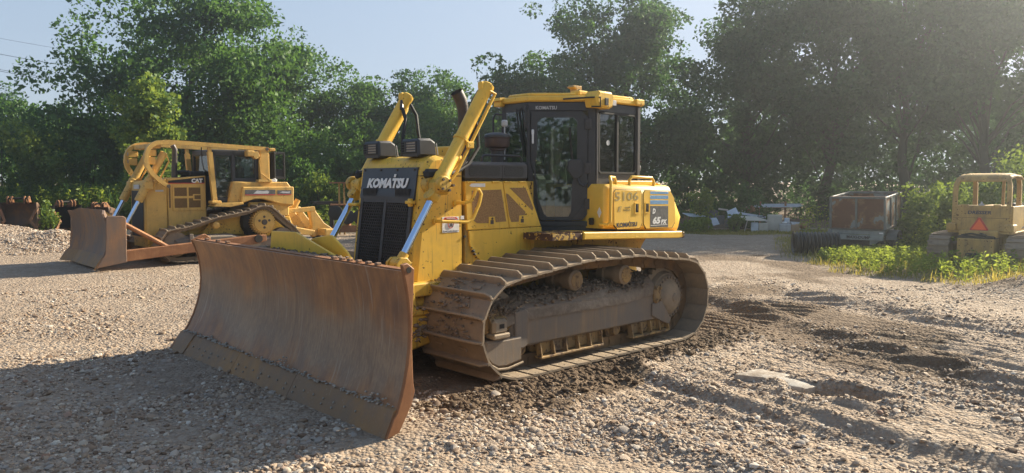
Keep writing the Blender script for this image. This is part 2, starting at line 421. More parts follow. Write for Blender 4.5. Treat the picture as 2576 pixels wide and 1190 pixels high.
RIDGE2 = [(1.2, 7.4), (1.9, 6.3), (2.39, 5.81), (2.91, 5.19), (3.5, 4.3)]
RIDGE3 = [(4.6, 12.5), (5.6, 10.2), (6.6, 8.4)]
RIDGE4 = [(.9, 5.6), (1.4, 4.9), (2.0, 4.3), (2.8, 3.7)]
MOUND = [(-13.7, 20.6, .66, 1.9), (-11.75, 20.2, .36, .8), (7.9, 11.9, .22, .8), (8.6, 12.4, .25, .8)]
def soil_mask(x, y):
    u = (x - DO[0]) * d_rear[0] + (y - DO[1]) * d_rear[1]; v = (x - DO[0]) * d_left[0] + (y - DO[1]) * d_left[1]
    n = fbm(x * 1.7, y * 1.7) * 1.1 + fbm(x * 7, y * 7, 3) * .5
    wide = np.interp(u, [.2, 1.0, 1.8, 3.0, 4.5, 6.5], [1.75, 2.25, 2.15, 1.9, 1.8, 1.7])
    m = sstep(.16, -.10, v - wide + n * .9) * sstep(.3, .9, u + n) * sstep(9.5, 5.0, u + n * 2) * sstep(-1.9, -1.2, v)
    pat = sstep(-.06, .2, fbm(x * .5 + 9, y * .5 + 3)) * .74 * sstep(.0, 2.0, x) * sstep(34, 16, y)
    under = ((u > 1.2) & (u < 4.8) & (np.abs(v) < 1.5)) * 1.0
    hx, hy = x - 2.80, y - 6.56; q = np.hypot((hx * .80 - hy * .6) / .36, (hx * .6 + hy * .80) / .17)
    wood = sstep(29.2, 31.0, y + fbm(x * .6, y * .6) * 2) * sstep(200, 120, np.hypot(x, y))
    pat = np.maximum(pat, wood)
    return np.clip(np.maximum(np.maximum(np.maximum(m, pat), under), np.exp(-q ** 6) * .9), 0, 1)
def height(x, y):
    r = np.hypot(x, y); u = (x - DO[0]) * d_rear[0] + (y - DO[1]) * d_rear[1]; v = (x - DO[0]) * d_left[0] + (y - DO[1]) * d_left[1]
    h = fbm(x * .8, y * .8) * .05 + fbm(x * 3.1, y * 3.1) * .022 + fbm(x * 11, y * 11, 3) * .026
    # cleat marks left by the tracks
    lane = sstep(1.65, 1.45, np.abs(v)) * sstep(.45, .6, np.abs(v)) * sstep(4.4, 4.8, u) * sstep(11, 8, u)
    wob = fbm(x * .6 + 3, y * .6) * .5
    st = np.abs(((u + wob * .25) / .203) % 1 - .5) * 2
    st2 = np.abs(((u * .985 + v * .17 + wob * .6) / .21) % 1 - .5) * 2
    broad = sstep(1.8, 2.7, v) * sstep(.8, 2.0, u) * sstep(10.5, 7.5, u) * sstep(-.10, .06, fbm(x * .45 + 5, y * .45 + 8))
    h += (lane * (st - .5) * .06 + broad * (st2 - .5) * .042) * (.6 + .8 * vnoise(x * 2.3, y * 2.3))
    for rd, a, w_ in ((RIDGE1, .09, .15), (RIDGE2, .075, .14), (RIDGE3, .07, .2), (RIDGE4, .05, .17)):
        d = seg_dist(x, y, rd) + fbm(x * 1.5, y * 1.5) * .18
        h += a * np.exp(-(d / w_) ** 2) * (.5 + 1.0 * vnoise(x * 1.1 + 4, y * 1.1)) - a * .5 * np.exp(-((d - .42) / .25) ** 2)
    hx, hy = x - 2.80, y - 6.56; q = np.hypot((hx * .80 - hy * .6) / .36, (hx * .6 + hy * .80) / .17)
    h += -.27 * np.exp(-q ** 6) + .035 * np.exp(-((q - 1.45) / .4) ** 2)
    s = soil_mask(x, y); h += s * (.02 + fbm(x * 5, y * 5, 4) * .11) * sstep(12, 6, r)
    # windrow of soil along the near track
    h += .05 * np.exp(-((v - 1.75 - fbm(u * 1.3, u * 0 + 2) * .5) / .16) ** 2) * sstep(.6, 1.3, u) * sstep(4.8, 3.6, u)
    # heaped gravel under the blade ends
    h += .05 * np.exp(-((u + .12) / .2) ** 2) * sstep(2.4, 2.0, np.abs(v)) * 0 + .05 * np.exp(-(((u - .35) / .35) ** 2 + ((v - 2.1) / .28) ** 2))
    # pads where machines stand
    under = sstep(1.75, 1.45, np.abs(v)) * sstep(1.0, 1.6, u) * sstep(5.0, 4.6, u); h = h * (1 - under) - .004 * under
    bl_ = np.exp(-((u - .0) / .22) ** 2) * sstep(2.3, 2.0, np.abs(v)) * sstep(2.4, 1.9, np.abs(v)); h = h * (1 - .75 * bl_)
    h += .022 * bl_ - .018
    for mx, my, mh, mr in MOUND:
        d = np.hypot(x - mx, (y - my) * .9) / mr; h += mh * np.exp(-d ** 2 * 1.3) * (1 + .25 * fbm(x * 1.5, y * 1.5) + .1 * fbm(x * 6, y * 6))
    fade = sstep(60, 25, r); h = h * fade + (1 - fade) * .0
    h += sstep(30, 60, y) * .4
    return h
def axis_pts(lo, hi, step, far_lo, far_hi, gr):
    c = list(np.arange(lo, hi + step / 2, step)); a = lo; s = step; L = []
    while a > far_lo: s *= gr; a -= s; L.append(a)
    b = hi; s = step; U = []
    while b < far_hi: s *= gr; b += s; U.append(b)
    return np.array(L[::-1] + c + U)
gx = axis_pts(-5.4, 6.2, .038, -900, 900, 1.06); gy = axis_pts(3.2, 12.0, .038, -40, 1500, 1.045)
GX, GY = np.meshgrid(gx, gy); GZ = height(GX, GY)
nx, ny = len(gx), len(gy)
gv = np.stack([GX.ravel(), GY.ravel(), GZ.ravel()], 1)
ii = (np.arange(ny - 1)[:, None] * nx + np.arange(nx - 1)[None]).ravel()
gf = np.stack([ii, ii + 1, ii + nx + 1, ii + nx], 1)
def np_mesh(name, v, f, mats, smooth=False, attrs=None):
    """fast mesh from arrays; f is (n,3) or (n,4)"""
    me = bpy.data.meshes.new(name); k = f.shape[1]
    me.vertices.add(len(v)); me.vertices.foreach_set('co', np.ascontiguousarray(v, np.float32).ravel())
    me.loops.add(len(f) * k); me.loops.foreach_set('vertex_index', np.ascontiguousarray(f, np.int32).ravel())
    me.polygons.add(len(f)); me.polygons.foreach_set('loop_start', np.arange(0, len(f) * k, k, dtype=np.int32))
    if smooth: me.polygons.foreach_set('use_smooth', np.ones(len(f), bool))
    for m_ in (mats if isinstance(mats, list) else [mats]): me.materials.append(m_)
    for nm, a in (attrs or {}).items():
        t = 'FLOAT' if a.ndim == 1 else 'FLOAT_VECTOR'
        at_ = me.attributes.new(nm, t, 'POINT'); at_.data.foreach_set('value' if t == 'FLOAT' else 'vector', np.ascontiguousarray(a, np.float32).ravel())
    me.update(calc_edges=True); me.validate(); return me
def m_ground():
    t = NT('gravel_ground')
    soil = t.t.nodes.new('ShaderNodeAttribute'); soil.attribute_name = 'soil'; soil = soil.outputs['Fac']
    V = t.co.outputs['Object']
    def cells(scale):
        n = t.t.nodes.new('ShaderNodeTexVoronoi'); n.inputs['Scale'].default_value = scale; t.t.links.new(V, n.inputs['Vector']); return n
    c1 = cells(34); c2 = cells(13)
    sep = t.n('SeparateColor', 0, Color=c1.outputs['Color']); sep2 = t.n('SeparateColor', 1, Color=c2.outputs['Color'])
    stone = t.ramp(sep, [(0, (.16, .10, .065)), (.2, (.32, .23, .155)), (.5, (.43, .325, .235)), (.75, (.34, .29, .245)), (.92, (.56, .47, .37)), (1, (.64, .58, .49))])
    stone2 = t.ramp(sep2, [(0, (.21, .14, .09)), (.4, (.38, .285, .20)), (.8, (.44, .36, .28)), (1, (.58, .51, .42))])
    fines = t.ramp(t.noise(2.6, 8, .7, V), [(.3, (.25, .185, .13)), (.55, (.37, .285, .21)), (.75, (.46, .37, .285))])
    col = t.mix(.45, stone, stone2); fines = t.mix(1.0, fines, (.93, .93, .93), 'MULTIPLY'); col = t.mix(t.ramp(t.noise(.9, 6, .65, V), [(.38, .25), (.62, .8)]), col, fines)
    damp = t.noise(.35, 5, .6, V, dist=.3); col = t.mix(t.ramp(damp, [(.45, 0.0), (.65, .45)]), col, (.20, .155, .12))
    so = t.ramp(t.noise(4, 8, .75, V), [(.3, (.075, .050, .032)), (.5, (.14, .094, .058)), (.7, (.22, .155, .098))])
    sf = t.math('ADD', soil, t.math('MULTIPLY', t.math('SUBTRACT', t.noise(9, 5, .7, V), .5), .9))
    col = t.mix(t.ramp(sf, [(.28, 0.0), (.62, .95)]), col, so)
    h = t.math('ADD', t.math('MULTIPLY', c1.outputs['Distance'], -1.2), t.math('ADD', t.math('MULTIPLY', c2.outputs['Distance'], -1.6), t.math('MULTIPLY', t.noise(20, 6, .7, V), 1.2)))
    return t.pbr(col, .9, 0, t.bump(h, .9, .022), .25)
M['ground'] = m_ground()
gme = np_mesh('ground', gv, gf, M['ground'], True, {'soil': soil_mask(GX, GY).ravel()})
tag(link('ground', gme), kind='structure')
def ground_z(x, y): return float(height(np.array([x], float), np.array([y], float))[0])

# loose stones: instanced on points
def m_stone():
    t = NT('loose_stone'); oi = t.t.nodes.new('ShaderNodeObjectInfo'); r = oi.outputs['Random']
    c = t.ramp(r, [(0, (.13, .08, .05)), (.12, (.25, .165, .105)), (.35, (.39, .285, .195)), (.55, (.45, .355, .265)), (.7, (.32, .285, .25)), (.85, (.53, .435, .33)), (.95, (.66, .60, .51)), (1, (.30, .15, .085))])
    c = t.mix(t.math('MULTIPLY', t.noise(30, 4, .6), .35), c, (.18, .14, .11))
    return t.pbr(c, .8, 0, t.bump(t.noise(60, 4, .6), .3, .004), .3)
M["stone"] = m_stone()
M['clod'] = m_mud('soil_clod', (.07, .046, .029), (.13, .086, .052), (.21, .145, .09), 6)
def rock_proto(name, seed, mat_):
    r = random.Random(seed); bm = bmesh.new(); bmesh.ops.create_icosphere(bm, subdivisions=1 if mat_ is M['stone'] else 2, radius=1)
    sx, sy, sz = r.uniform(.8, 1.25), r.uniform(.7, 1.0), r.uniform(.45, .75)
    for v in bm.verts:
        k = 1 + .28 * mnoise.noise(v.co * 1.6 + Vector((seed * 3.1, 0, 0))) + r.uniform(-.08, .08); v.co = Vector((v.co.x * sx * k, v.co.y * sy * k, v.co.z * sz * k))
    me = bpy.data.meshes.new(name); bm.to_mesh(me); bm.free(); me.materials.append(mat_)
    me.polygons.foreach_set('use_smooth', [True] * len(me.polygons)); me.set_sharp_from_angle(angle=R(42)); return bpy.data.objects.new(name, me)
def scatter(name, pts, scl, protos, label=None):
    n = len(pts); me = bpy.data.meshes.new(name); me.vertices.add(n); me.vertices.foreach_set('co', pts.astype(np.float32).ravel())
    a = me.attributes.new('rot', 'FLOAT_VECTOR', 'POINT'); a.data.foreach_set('vector', (rng.random((n, 3)) * np.array([.9, .9, 6.28]) - np.array([.45, .45, 0])).astype(np.float32).ravel())
    a = me.attributes.new('scl', 'FLOAT', 'POINT'); a.data.foreach_set('value', scl.astype(np.float32))
    a = me.attributes.new('pick', 'INT', 'POINT'); a.data.foreach_set('value', rng.integers(0, len(protos), n).astype(np.int32))
    pc = bpy.data.collections.new(name + '_kinds')
    for p in protos: pc.objects.link(p)
    ng = bpy.data.node_groups.new(name, 'GeometryNodeTree'); ng.interface.new_socket('Geometry', in_out='INPUT', socket_type='NodeSocketGeometry'); ng.interface.new_socket('Geometry', in_out='OUTPUT', socket_type='NodeSocketGeometry')
    N = ng.nodes; Lk = ng.links; gi = N.new('NodeGroupInput'); go = N.new('NodeGroupOutput')
    mp = N.new('GeometryNodeMeshToPoints'); ci = N.new('GeometryNodeCollectionInfo'); ci.inputs['Collection'].default_value = pc; ci.inputs['Separate Children'].default_value = True; ci.inputs['Reset Children'].default_value = True
    ip = N.new('GeometryNodeInstanceOnPoints'); ip.inputs['Pick Instance'].default_value = True
    def na(nm, ty):
        q = N.new('GeometryNodeInputNamedAttribute'); q.data_type = ty; q.inputs['Name'].default_value = nm; return [s for s in q.outputs if s.enabled][0]
    Lk.new(gi.outputs[0], mp.inputs['Mesh']); Lk.new(mp.outputs[0], ip.inputs['Points']); Lk.new(ci.outputs[0], ip.inputs['Instance'])
    Lk.new(na('rot', 'FLOAT_VECTOR'), ip.inputs['Rotation']); Lk.new(na('scl', 'FLOAT'), ip.inputs['Scale']); Lk.new(na('pick', 'INT'), ip.inputs['Instance Index'])
    Lk.new(ip.outputs[0], go.inputs[0])
    o = link(name, me); md = o.modifiers.new('scatter', 'NODES'); md.node_group = ng; tag(o, label, kind='stuff'); return o
n_ = 190000
rr = np.exp(rng.uniform(math.log(3.3), math.log(15), n_)); th = rng.uniform(-.66, .66, n_)
sx_, sy_ = rr * np.sin(th), rr * np.cos(th); sm = soil_mask(sx_, sy_); dn = fbm(sx_ * 1.3 + 2, sy_ * 1.3)
keep = (rng.random(n_) > np.clip(sm * 1.25 - .4, 0, 1)) & (rng.random(n_) < .40 + dn * 3.4 + .25 * sstep(6.5, 4.0, rr))
sx_, sy_ = sx_[keep], sy_[keep]; sc_ = np.clip(rng.lognormal(math.log(.0090), .52, len(sx_)), .0035, .042)
sz_ = height(sx_, sy_) + sc_ * .15
scatter('gravel', np.stack([sx_, sy_, sz_], 1), sc_, [rock_proto('pebble', k, M['stone']) for k in range(7)], 'loose mixed gravel covering the yard')
# brown clods along the near track
n_ = 7000; uu = rng.uniform(.5, 6.0, n_); vv_ = 1.5 + np.abs(rng.normal(0, .33, n_))
cx = DO[0] + d_rear[0] * uu + d_left[0] * vv_; cyy = DO[1] + d_rear[1] * uu + d_left[1] * vv_
k_ = rng.random(n_) < soil_mask(cx, cyy) * sstep(6, 3.5, uu); cx, cyy = cx[k_], cyy[k_]; cs = np.clip(rng.lognormal(math.log(.0105), .5, len(cx)), .004, .04)
scatter('soil_clods', np.stack([cx, cyy, height(cx, cyy) + cs * .2], 1), cs, [rock_proto('clod', 20 + k, M['clod']) for k in range(5)], 'broken brown soil beside the near track')
# heaps of pale gravel at the far left
gp = []
for mx, my, mh, mr in MOUND[:2]:
    a = rng.random(9000) * 2 * math.pi; q = np.sqrt(rng.random(9000)) * mr * 1.5; gp.append(np.stack([mx + q * np.cos(a), my + q * np.sin(a)], 1))
gp = np.concatenate(gp); gs = np.clip(rng.lognormal(math.log(.022), .4, len(gp)), .01, .06)
scatter('heap_gravel', np.stack([gp[:, 0], gp[:, 1], height(gp[:, 0], gp[:, 1])], 1), gs, [rock_proto('heap_pebble', 40 + k, M['stone']) for k in range(4)], 'pale gravel heaped at the left edge')

# broken concrete piece beside a hole in the gravel
def m_conc(): 
    t = NT('broken_concrete'); n = t.noise(7, 8, .7); c = t.ramp(n, [(.34, (.20, .155, .115)), (.48, (.36, .31, .255)), (.62, (.50, .46, .40)), (.75, (.58, .55, .50))]); return t.pbr(c, .9, 0, t.bump(n, .5, .02), .2)
M['concrete'] = m_conc()
SB = link('concrete_slab', None) if False else None
def slabm():
    b = MB(False); r = random.Random(4)
    top = []
    for i in range(9):
        row = []
        for j in range(6):
            x = -.30 + .6 * i / 8; y = -.15 + .30 * j / 5
            e = min(i, 8 - i) == 0 or min(j, 5 - j) == 0
            row.append((x + r.uniform(-.02, .02) * (2.6 if e else 1), y + r.uniform(-.02, .02) * (2 if e else 1) - .06 * (i == 0), .055 + r.uniform(-.006, .006) - (.02 if e else 0)))
        top.append(row)
    b.slab(top, (0, 0, -.12)); return b.mesh('concrete_slab', M['concrete'], 40)
SB = link('concrete_slab', slabm(), None, (2.46, 7.03, ground_z(2.46, 7.03) - .02), (R(-2), R(3), R(-42)))
tag(SB, 'broken pale concrete slab half buried beside the small hole in the gravel', 'slab')
# ------------------------------------------------------------------ track helper (shared by the three machines)
def track_path(pts, pitch_guess):
    """closed polyline (u, z) resampled into equal chords; returns list of (u, z, angle) and pitch"""
    P = np.array(pts + [pts[0]]); d = np.hypot(*np.diff(P, axis=0).T); L = d.sum(); s = np.concatenate([[0], np.cumsum(d)])
    n = round(L / pitch_guess); q = np.linspace(0, L, n, endpoint=False)
    at = lambda t: np.array([np.interp(t % L, s, P[:, 0]), np.interp(t % L, s, P[:, 1])])
    out = []
    for t in q:
        a, b = at(t), at(t + L / n); c = (a + b) / 2; dd = b - a; out.append((c[0], c[1], math.atan2(dd[1], dd[0])))
    return out, L / n

def shoe_mesh(name, pitch, width, gh, mat_, seed=0, th=.02, ends=.06):
    """grouser shoe: local x along the track, y across, z outwards"""
    b = MB(False); h = pitch / 2; hw = width / 2
    rows = []
    prof = [(-h - .012, -.004), (-h * .55, 0), (0, .002), (h * .55, .0), (h * .8, .006), (h - .004, .014)]
    ys = np.linspace(-hw, hw, 5)
    b.slab([[(x, y, z) for y in ys] for x, z in prof], (0, 0, -th))
    poly = [(-hw, -.004), (hw, -.004), (hw - .008, gh * .45), (hw - ends, gh), (-hw + ends, gh), (-hw + .008, gh * .45)]
    b.prism(poly, 0, h - .035, h - .012, .005)
    for y in (-.17, .17): b.box((-h * .2 - .02, y - .05, .002), (-h * .2 + .02, y + .05, .016), .006)
    return b.mesh(name, mat_, 30)

def build_track(root, pts, pitch, vc, width, gh, mats, rail=.09, rail_h=.075, name='crawler_track', seed=0, bad=0):
    P, p = track_path(pts, pitch)
    b = MB()
    for (u, z, a) in P:
        # outward normal of a path that runs forwards along the ground (direction -u at the bottom): rotate tangent
        t = Vector((math.cos(a), 0, math.sin(a))); n = Vector((-t.z, 0, t.x)) * -1
        n = Vector((t.z, 0, -t.x))
        n = n if n.dot(Vector((u, 0, z)) - Vector((root['_cu'], 0, root['_cz']))) > 0 else -n
        for sv in (-rail, rail):
            c = Vector((u, vc + sv, z)) - n * (.02 + rail_h / 2)
            e = t * (p * .5)
            b.sweep([tuple(c - e * .98), tuple(c - e * .35), tuple(c + e * .35), tuple(c + e * .98)], .02, sq=(.034, rail_h), up=tuple(n))
            if abs(sv) > 0: b.cyl(tuple(c + e * .8 - Vector((0, .028 if sv < 0 else -.028, 0)) - n * .0), tuple(c + e * .8 + Vector((0, .03 if sv > 0 else -.03, 0))), .024, n=8)
    ch = b.build(name, mats[1], root)
    me = shoe_mesh('track_shoe', p, width, gh, mats[0])
    for k, (u, z, a) in enumerate(P):
        t = Vector((math.cos(a), 0, math.sin(a))); n = Vector((t.z, 0, -t.x))
        if n.dot(Vector((u, 0, z)) - Vector((root['_cu'], 0, root['_cz']))) < 0: n = -n
        t2 = -t
        y = n.cross(t2)
        j = (random.random() - .5) * .02
        Mx = Matrix((t2, y, n)).transposed().to_4x4() @ Matrix.Rotation(j, 4, 'Y'); Mx.translation = Vector((u, -vc, z))
        o = link('track_shoe', me, ch); o.matrix_local = Mx
    return ch

def hexgrille(b, u_at, v0, v1, z0, z1, cell, t=.22):
    """honeycomb sheet with real holes; u_at(z) gives its distance forward"""
    r = cell / math.sqrt(3); rows = int((z1 - z0) / (1.5 * r)); cols = int((v1 - v0) / cell)
    for i in range(rows):
        for j in range(cols):
            cv = v0 + cell * (j + .5 + (.5 if i % 2 else 0)); cz = z0 + r + 1.5 * r * i
            if cv > v1 - cell * .4: continue
            vs_ = []
            for q in range(6):
                a = R(60 * q + 30); vs_.append((u_at(cz), cv + r * math.cos(a), cz + r * math.sin(a)))
            for q in range(6):
                a = R(60 * q + 30); vs_.append((u_at(cz), cv + r * (1 - t) * math.cos(a), cz + r * (1 - t) * math.sin(a)))
            for q in range(6):
                a = R(60 * q + 30); vs_.append((u_at(cz) + .02, cv + r * (1 - t) * math.cos(a), cz + r * (1 - t) * math.sin(a)))
            b.add(vs_, [(q, (q + 1) % 6, 6 + (q + 1) % 6, 6 + q) for q in range(6)] + [(6 + q, 6 + (q + 1) % 6, 12 + (q + 1) % 6, 12 + q) for q in range(6)])

def lumps(parent, name, mat_, pts, r0, r1, squash=.6, flip=True, kind='stuff', seed=1):
    """many small stones or clods joined into one part"""
    b = MB(flip); rs = random.Random(seed)
    ph = (1 + 5 ** .5) / 2
    ico = [Vector(q).normalized() for q in [(-1, ph, 0), (1, ph, 0), (-1, -ph, 0), (1, -ph, 0), (0, -1, ph), (0, 1, ph), (0, -1, -ph), (0, 1, -ph), (ph, 0, -1), (ph, 0, 1), (-ph, 0, -1), (-ph, 0, 1)]]
    fc = [(0, 11, 5), (0, 5, 1), (0, 1, 7), (0, 7, 10), (0, 10, 11), (1, 5, 9), (5, 11, 4), (11, 10, 2), (10, 7, 6), (7, 1, 8), (3, 9, 4), (3, 4, 2), (3, 2, 6), (3, 6, 8), (3, 8, 9), (4, 9, 5), (2, 4, 11), (6, 2, 10), (8, 6, 7), (9, 8, 1)]
    for p in pts:
        r = rs.uniform(r0, r1) ; s3 = (rs.uniform(.7, 1.3), rs.uniform(.7, 1.3), rs.uniform(.7, 1.2) * squash)
        b.add([(p[0] + q.x * r * s3[0] * rs.uniform(.75, 1.2), p[1] + q.y * r * s3[1] * rs.uniform(.75, 1.2), p[2] + q.z * r * s3[2] * rs.uniform(.75, 1.2)) for q in ico], fc)
    o = b.build(name, mat_, parent, 60)
    if kind: o['kind'] = kind
    return o

# ------------------------------------------------------------------ the big yellow dozer in the middle
DZ = thing('bulldozer', 'large yellow bulldozer with dark grey cab and wide rusty blade, nearest the camera', 'bulldozer', (-2.2514, 6.7251, 0), R(43.7))
DZ['_cu'] = 3.1; DZ['_cz'] = .5
Y, YS, YL, YC = M['yellow'], M['yellow_side'], M['yellow_low'], M['yellow_clean']
BW = 1.985
PROF = [(.21, 1.155), (.235, 1.08), (.262, .98), (.278, .86), (.283, .74), (.272, .61), (.246, .48), (.21, .36), (.165, .25), (.118, .165)]
def bu(u, v): return u * (1 - .26 * v / BW)
def moldboard(b):
    vsn = np.linspace(-BW, BW, 25)
    b.slab([[(bu(u, v) + .004 * math.sin(v * 5 + z * 3), v, z) for v in vsn] for u, z in PROF], (.03, 0, 0))
bl = part('blade', M['blade_main'], DZ, moldboard, 50)
def top_rail(b):
    for k in range(12):
        v0, v1 = -BW + k * BW / 6, -BW + (k + 1) * BW / 6
        b.slab([[(bu(.243, v) + du, v, 1.165 - .0) for v in (v0, v1)] for du in (0, .075)], (0, 0, -.03))
part('top_rail', M['blade_rust'], bl, top_rail)
for v in (-1.75, -1.45, -1.2, .95, 1.08, 1.2, 1.33, 1.47, 1.6):
    part('bolt', M['blade'], bl, lambda b: b.box((bu(.25, v), v - .022, 1.163), (bu(.25, v) + .04, v + .018, 1.185), .005))
# cutting edges: middle pieces and two end bits
def edge(b, v0, v1, x=0.0, drop=0.0):
    vv = np.linspace(v0, v1, 4)
    b.slab([[(bu(u, v) - .022 + x, v, z) for v in vv] for u, z in ((.142, .185), (.13, .175), (.075, .085), (.018, -.004 - drop))], (.03, 0, .012))
for v0, v1 in ((-1.66, -.56), (-.555, .555), (.56, 1.63)): part('cutting_edge', M['blade_edge'], bl, lambda b: edge(b, v0, v1))
for v0, v1 in ((-2.03, -1.665), (1.635, 2.0)): part('end_bit', M['blade_edge'], bl, lambda b: edge(b, v0, v1, -.014, .004))
def eb(b):
    for v in list(np.arange(-1.55, 1.6, .155)) + [1.72, 1.79, 1.86, 1.93]:
        for uu, z in ((.075, .085), (.05, .048)):
            if uu < .06 and int(v * 100) % 2: continue
            b.cyl((bu(uu, v) - .0255, v, z + .012), (bu(uu, v) - .0185, v, z + .008), .0085, n=6)
part('edge_bolts', M['edge_bolt'], bl, eb)['kind'] = 'stuff'
for sv in (-1, 1):
    def endp(b):
        f = [(bu(u, sv * BW) - .01, z) for u, z in PROF] + [(bu(.1, sv * BW) - .02, .14), (-.015, .0)]
        k = .46 if sv < 0 else .235
        back = [(.10, .03), (k - .025, .215), (k, .30), (k - .012, .36), (k - .02, .6), (k - .01, .9), (k + .005, 1.17), (k - .055, 1.215), (k - .1, 1.205)]
        b.prism(f[::-1][:0] + [(p[0], p[1]) for p in f] + back, 1, sv * BW, sv * (BW + .035), .006)
    part('end_plate', M['blade_rust'], bl, endp)
def eye(b):
    b.lathe((.19, 1.985 + .0345, 1.165), (0, 1, 0), [(0, .022), (.003, .022)], 12)
part('lifting_eye', M['grease'], bl, eye)
# dried gravel along the cutting edge and on the top
rs = random.Random(3); pts = []
for k in range(520):
    v = rs.uniform(-1.95, 1.95); c = .35 + .65 * abs(math.sin(v * 2.1 + 1)) ** 3
    if v > 1.55: c = 1.6
    if rs.random() < c: pts.append((bu(.135, v) - .018 + rs.uniform(-.02, .02), v, .185 + abs(rs.gauss(0, .014)) * (2.6 if v > 1.6 or abs(v - .3) < .1 else 1)))
lumps(bl, 'caked_gravel', M['mud_grey'], pts, .006, .016)
def spill(b):
    b.prism([(-.66, 1.06), (-.62, 1.305), (-.15, 1.315), (.66, 1.115), (.66, 1.05)], 0, .49, .515, .004)
part('spill_guard', Y, bl, spill)
def spill2(b):
    b.prism([(-.08, 1.02), (-.075, 1.245), (.02, 1.27), (.29, 1.305), (.33, 1.29), (.55, 1.17), (.68, 1.06), (.68, 1.0)], 0, .60, .625, .006)
part('side_guard', Y, bl, spill2)
lumps(bl, 'spilled_gravel', M['mud'], [(rs.uniform(.33, .49), rs.uniform(-.75, .8), 1.12 + rs.uniform(0, .035)) for k in range(420)], .008, .018)
def tray(b): b.box((.30, -.9, 1.05), (.5, .85, 1.115), .01)
part('tray', YL, bl, tray)
# C-frame and tilt gear behind the blade
def cframe(b):
    for s in (-1, 1):
        b.box((1.02, s * .36, .715), (1.95, s * .66, .84), .012)
        b.cyl((.95, s * .52, .63), (1.9, s * .52, .63), .085, n=18)
        b.prism([(.72, .25), (.72, .56), (1.6, .56), (1.66, .40), (1.45, .28), (1.1, .22)], 1, s * .30, s * .70, .02)
        b.box((.8, s * .28, .555), (1.75, s * .72, .60), .01)
    b.box((.45, -.6, .2), (.85, .6, .62), .03)
    b.prism([(.36, .3), (.36, 1.0), (.46, 1.02), (.75, .62), (.75, .3)], 1, -.35, .35, .02)
    b.box((.95, .44, .60), (1.06, .71, .90), .02); b.box((.95, -.71, .60), (1.06, -.44, .90), .02)
    b.box((.93, .42, .895), (1.09, .73, .925), .008); b.box((.93, -.73, .895), (1.09, -.42, .925), .008)
part('push_frame', YL, DZ, cframe)
lumps(DZ, 'packed_soil', M['mud'], [(rs.uniform(.95, 1.7), rs.choice((-1, 1)) * rs.uniform(.4, .74), rs.uniform(.60, .63)) for k in range(160)] + [(rs.uniform(1.2, 1.6), .705, rs.gauss(.42, .05)) for k in range(90)], .01, .03)
for v, du in ((.1, 0), (-.62, 0)):
    part('angle_cylinder', YL, DZ, lambda b: (b.cyl((.55, v + .45, .75), (1.15, v + .3, .8), .06), b.cyl((.3, v + .5, .72), (.55, v + .45, .75), .035)))

# radiator guard with grille and name plate
def gu(z): return 1.312 + (z - .85) / .75 * .098
def guard(b):
    b.prism([(1.30, .72), (gu(.85) + .004, .85), (1.414, 1.60), (1.425, 1.70), (1.452, 1.88), (1.475, 1.945), (1.52, 2.0), (1.60, 2.028), (1.945, 2.035), (1.945, .6), (1.45, .6)], 1, -.55, .55, .045)
rg = part('radiator_guard', YS, DZ, guard, 40)
def gframe(b):
    for v0, v1 in ((-.44, -.395), (-.022, .022), (.395, .44)):
        b.slab([[(gu(z) - .022, v, z) for v in (v0, v1)] for z in (.74, 1.2, 1.61)], (.02, 0, 0))
    for z0, z1 in ((1.575, 1.61), (.70, .75)):
        b.slab([[(gu(z) - .019, v, z) for v in (-.44, .44)] for z in (z0, z1)], (.02, 0, 0))
gr = part('grille', M['dark_dusty'], rg, gframe)
for hv in (-.397, .02): part('honeycomb_screen', M['dark_dusty'], gr, lambda b: hexgrille(b, lambda z: gu(z) - .014, hv, hv + .377, .74, 1.585, .0335))
part('radiator_core', M['grease'], gr, lambda b: b.slab([[(gu(z) + .001, v, z) for v in (-.4, .4)] for z in (.72, 1.6)], (.002, 0, 0)))
def plate(b):
    pr = [(1.395, 1.61), (1.392, 1.64), (1.408, 1.70), (1.436, 1.88), (1.441, 1.915)]
    b.slab([[(u, v, z) for v in np.linspace(-.46, .46, 3)] for u, z in pr], (.035, 0, 0))
npl = part('name_plate', M['navy'], rg, plate)
put_text(npl, "KOMATSU", (1.4085, .005, 1.765), .70, .10, M['white'], right=(0, 1, 0), up=(.155, 0, 1), bold=.055, shear=.22)
part('lettering_mark', M['white'], npl, lambda b: b.prism([(.105, 1.822), (.135, 1.822), (.15, 1.853), (.118, 1.853)], 0, 1.416, 1.421, .001))
for v0 in (-.40, .16):
    def sl_(b):
        for k in range(11): b.box((1.388, v0 + k * .0225, 1.635), (1.412, v0 + k * .0225 + .009, 1.712), .002)
    part('vent_slots', M['dark'], npl, sl_)
for v in (-.42, -.14, .14, .42):
    part('bolt', M['bolt'], npl, lambda b: b.cyl((1.426, v, 1.895), (1.442, v, 1.893), .010, n=8))
def seam(b):
    b.box((1.40, .552, 1.83), (1.945, .5535, 1.838), .0003); b.box((1.418, .46, 1.833), (1.426, .51, 1.838), .0003)
part('hood_seam', M['grease'], rg, seam)
def hookb(b):
    b.box((1.33, .40, 1.57), (1.385, .50, 1.60), .006); b.box((1.34, .43, 1.545), (1.38, .47, 1.62), .006)
part('grille_latch', Y, rg, hookb)
part('grille_latch', Y, rg, lambda b: b.box((1.33, -.60, 1.53), (1.45, -.44, 1.56), .008))
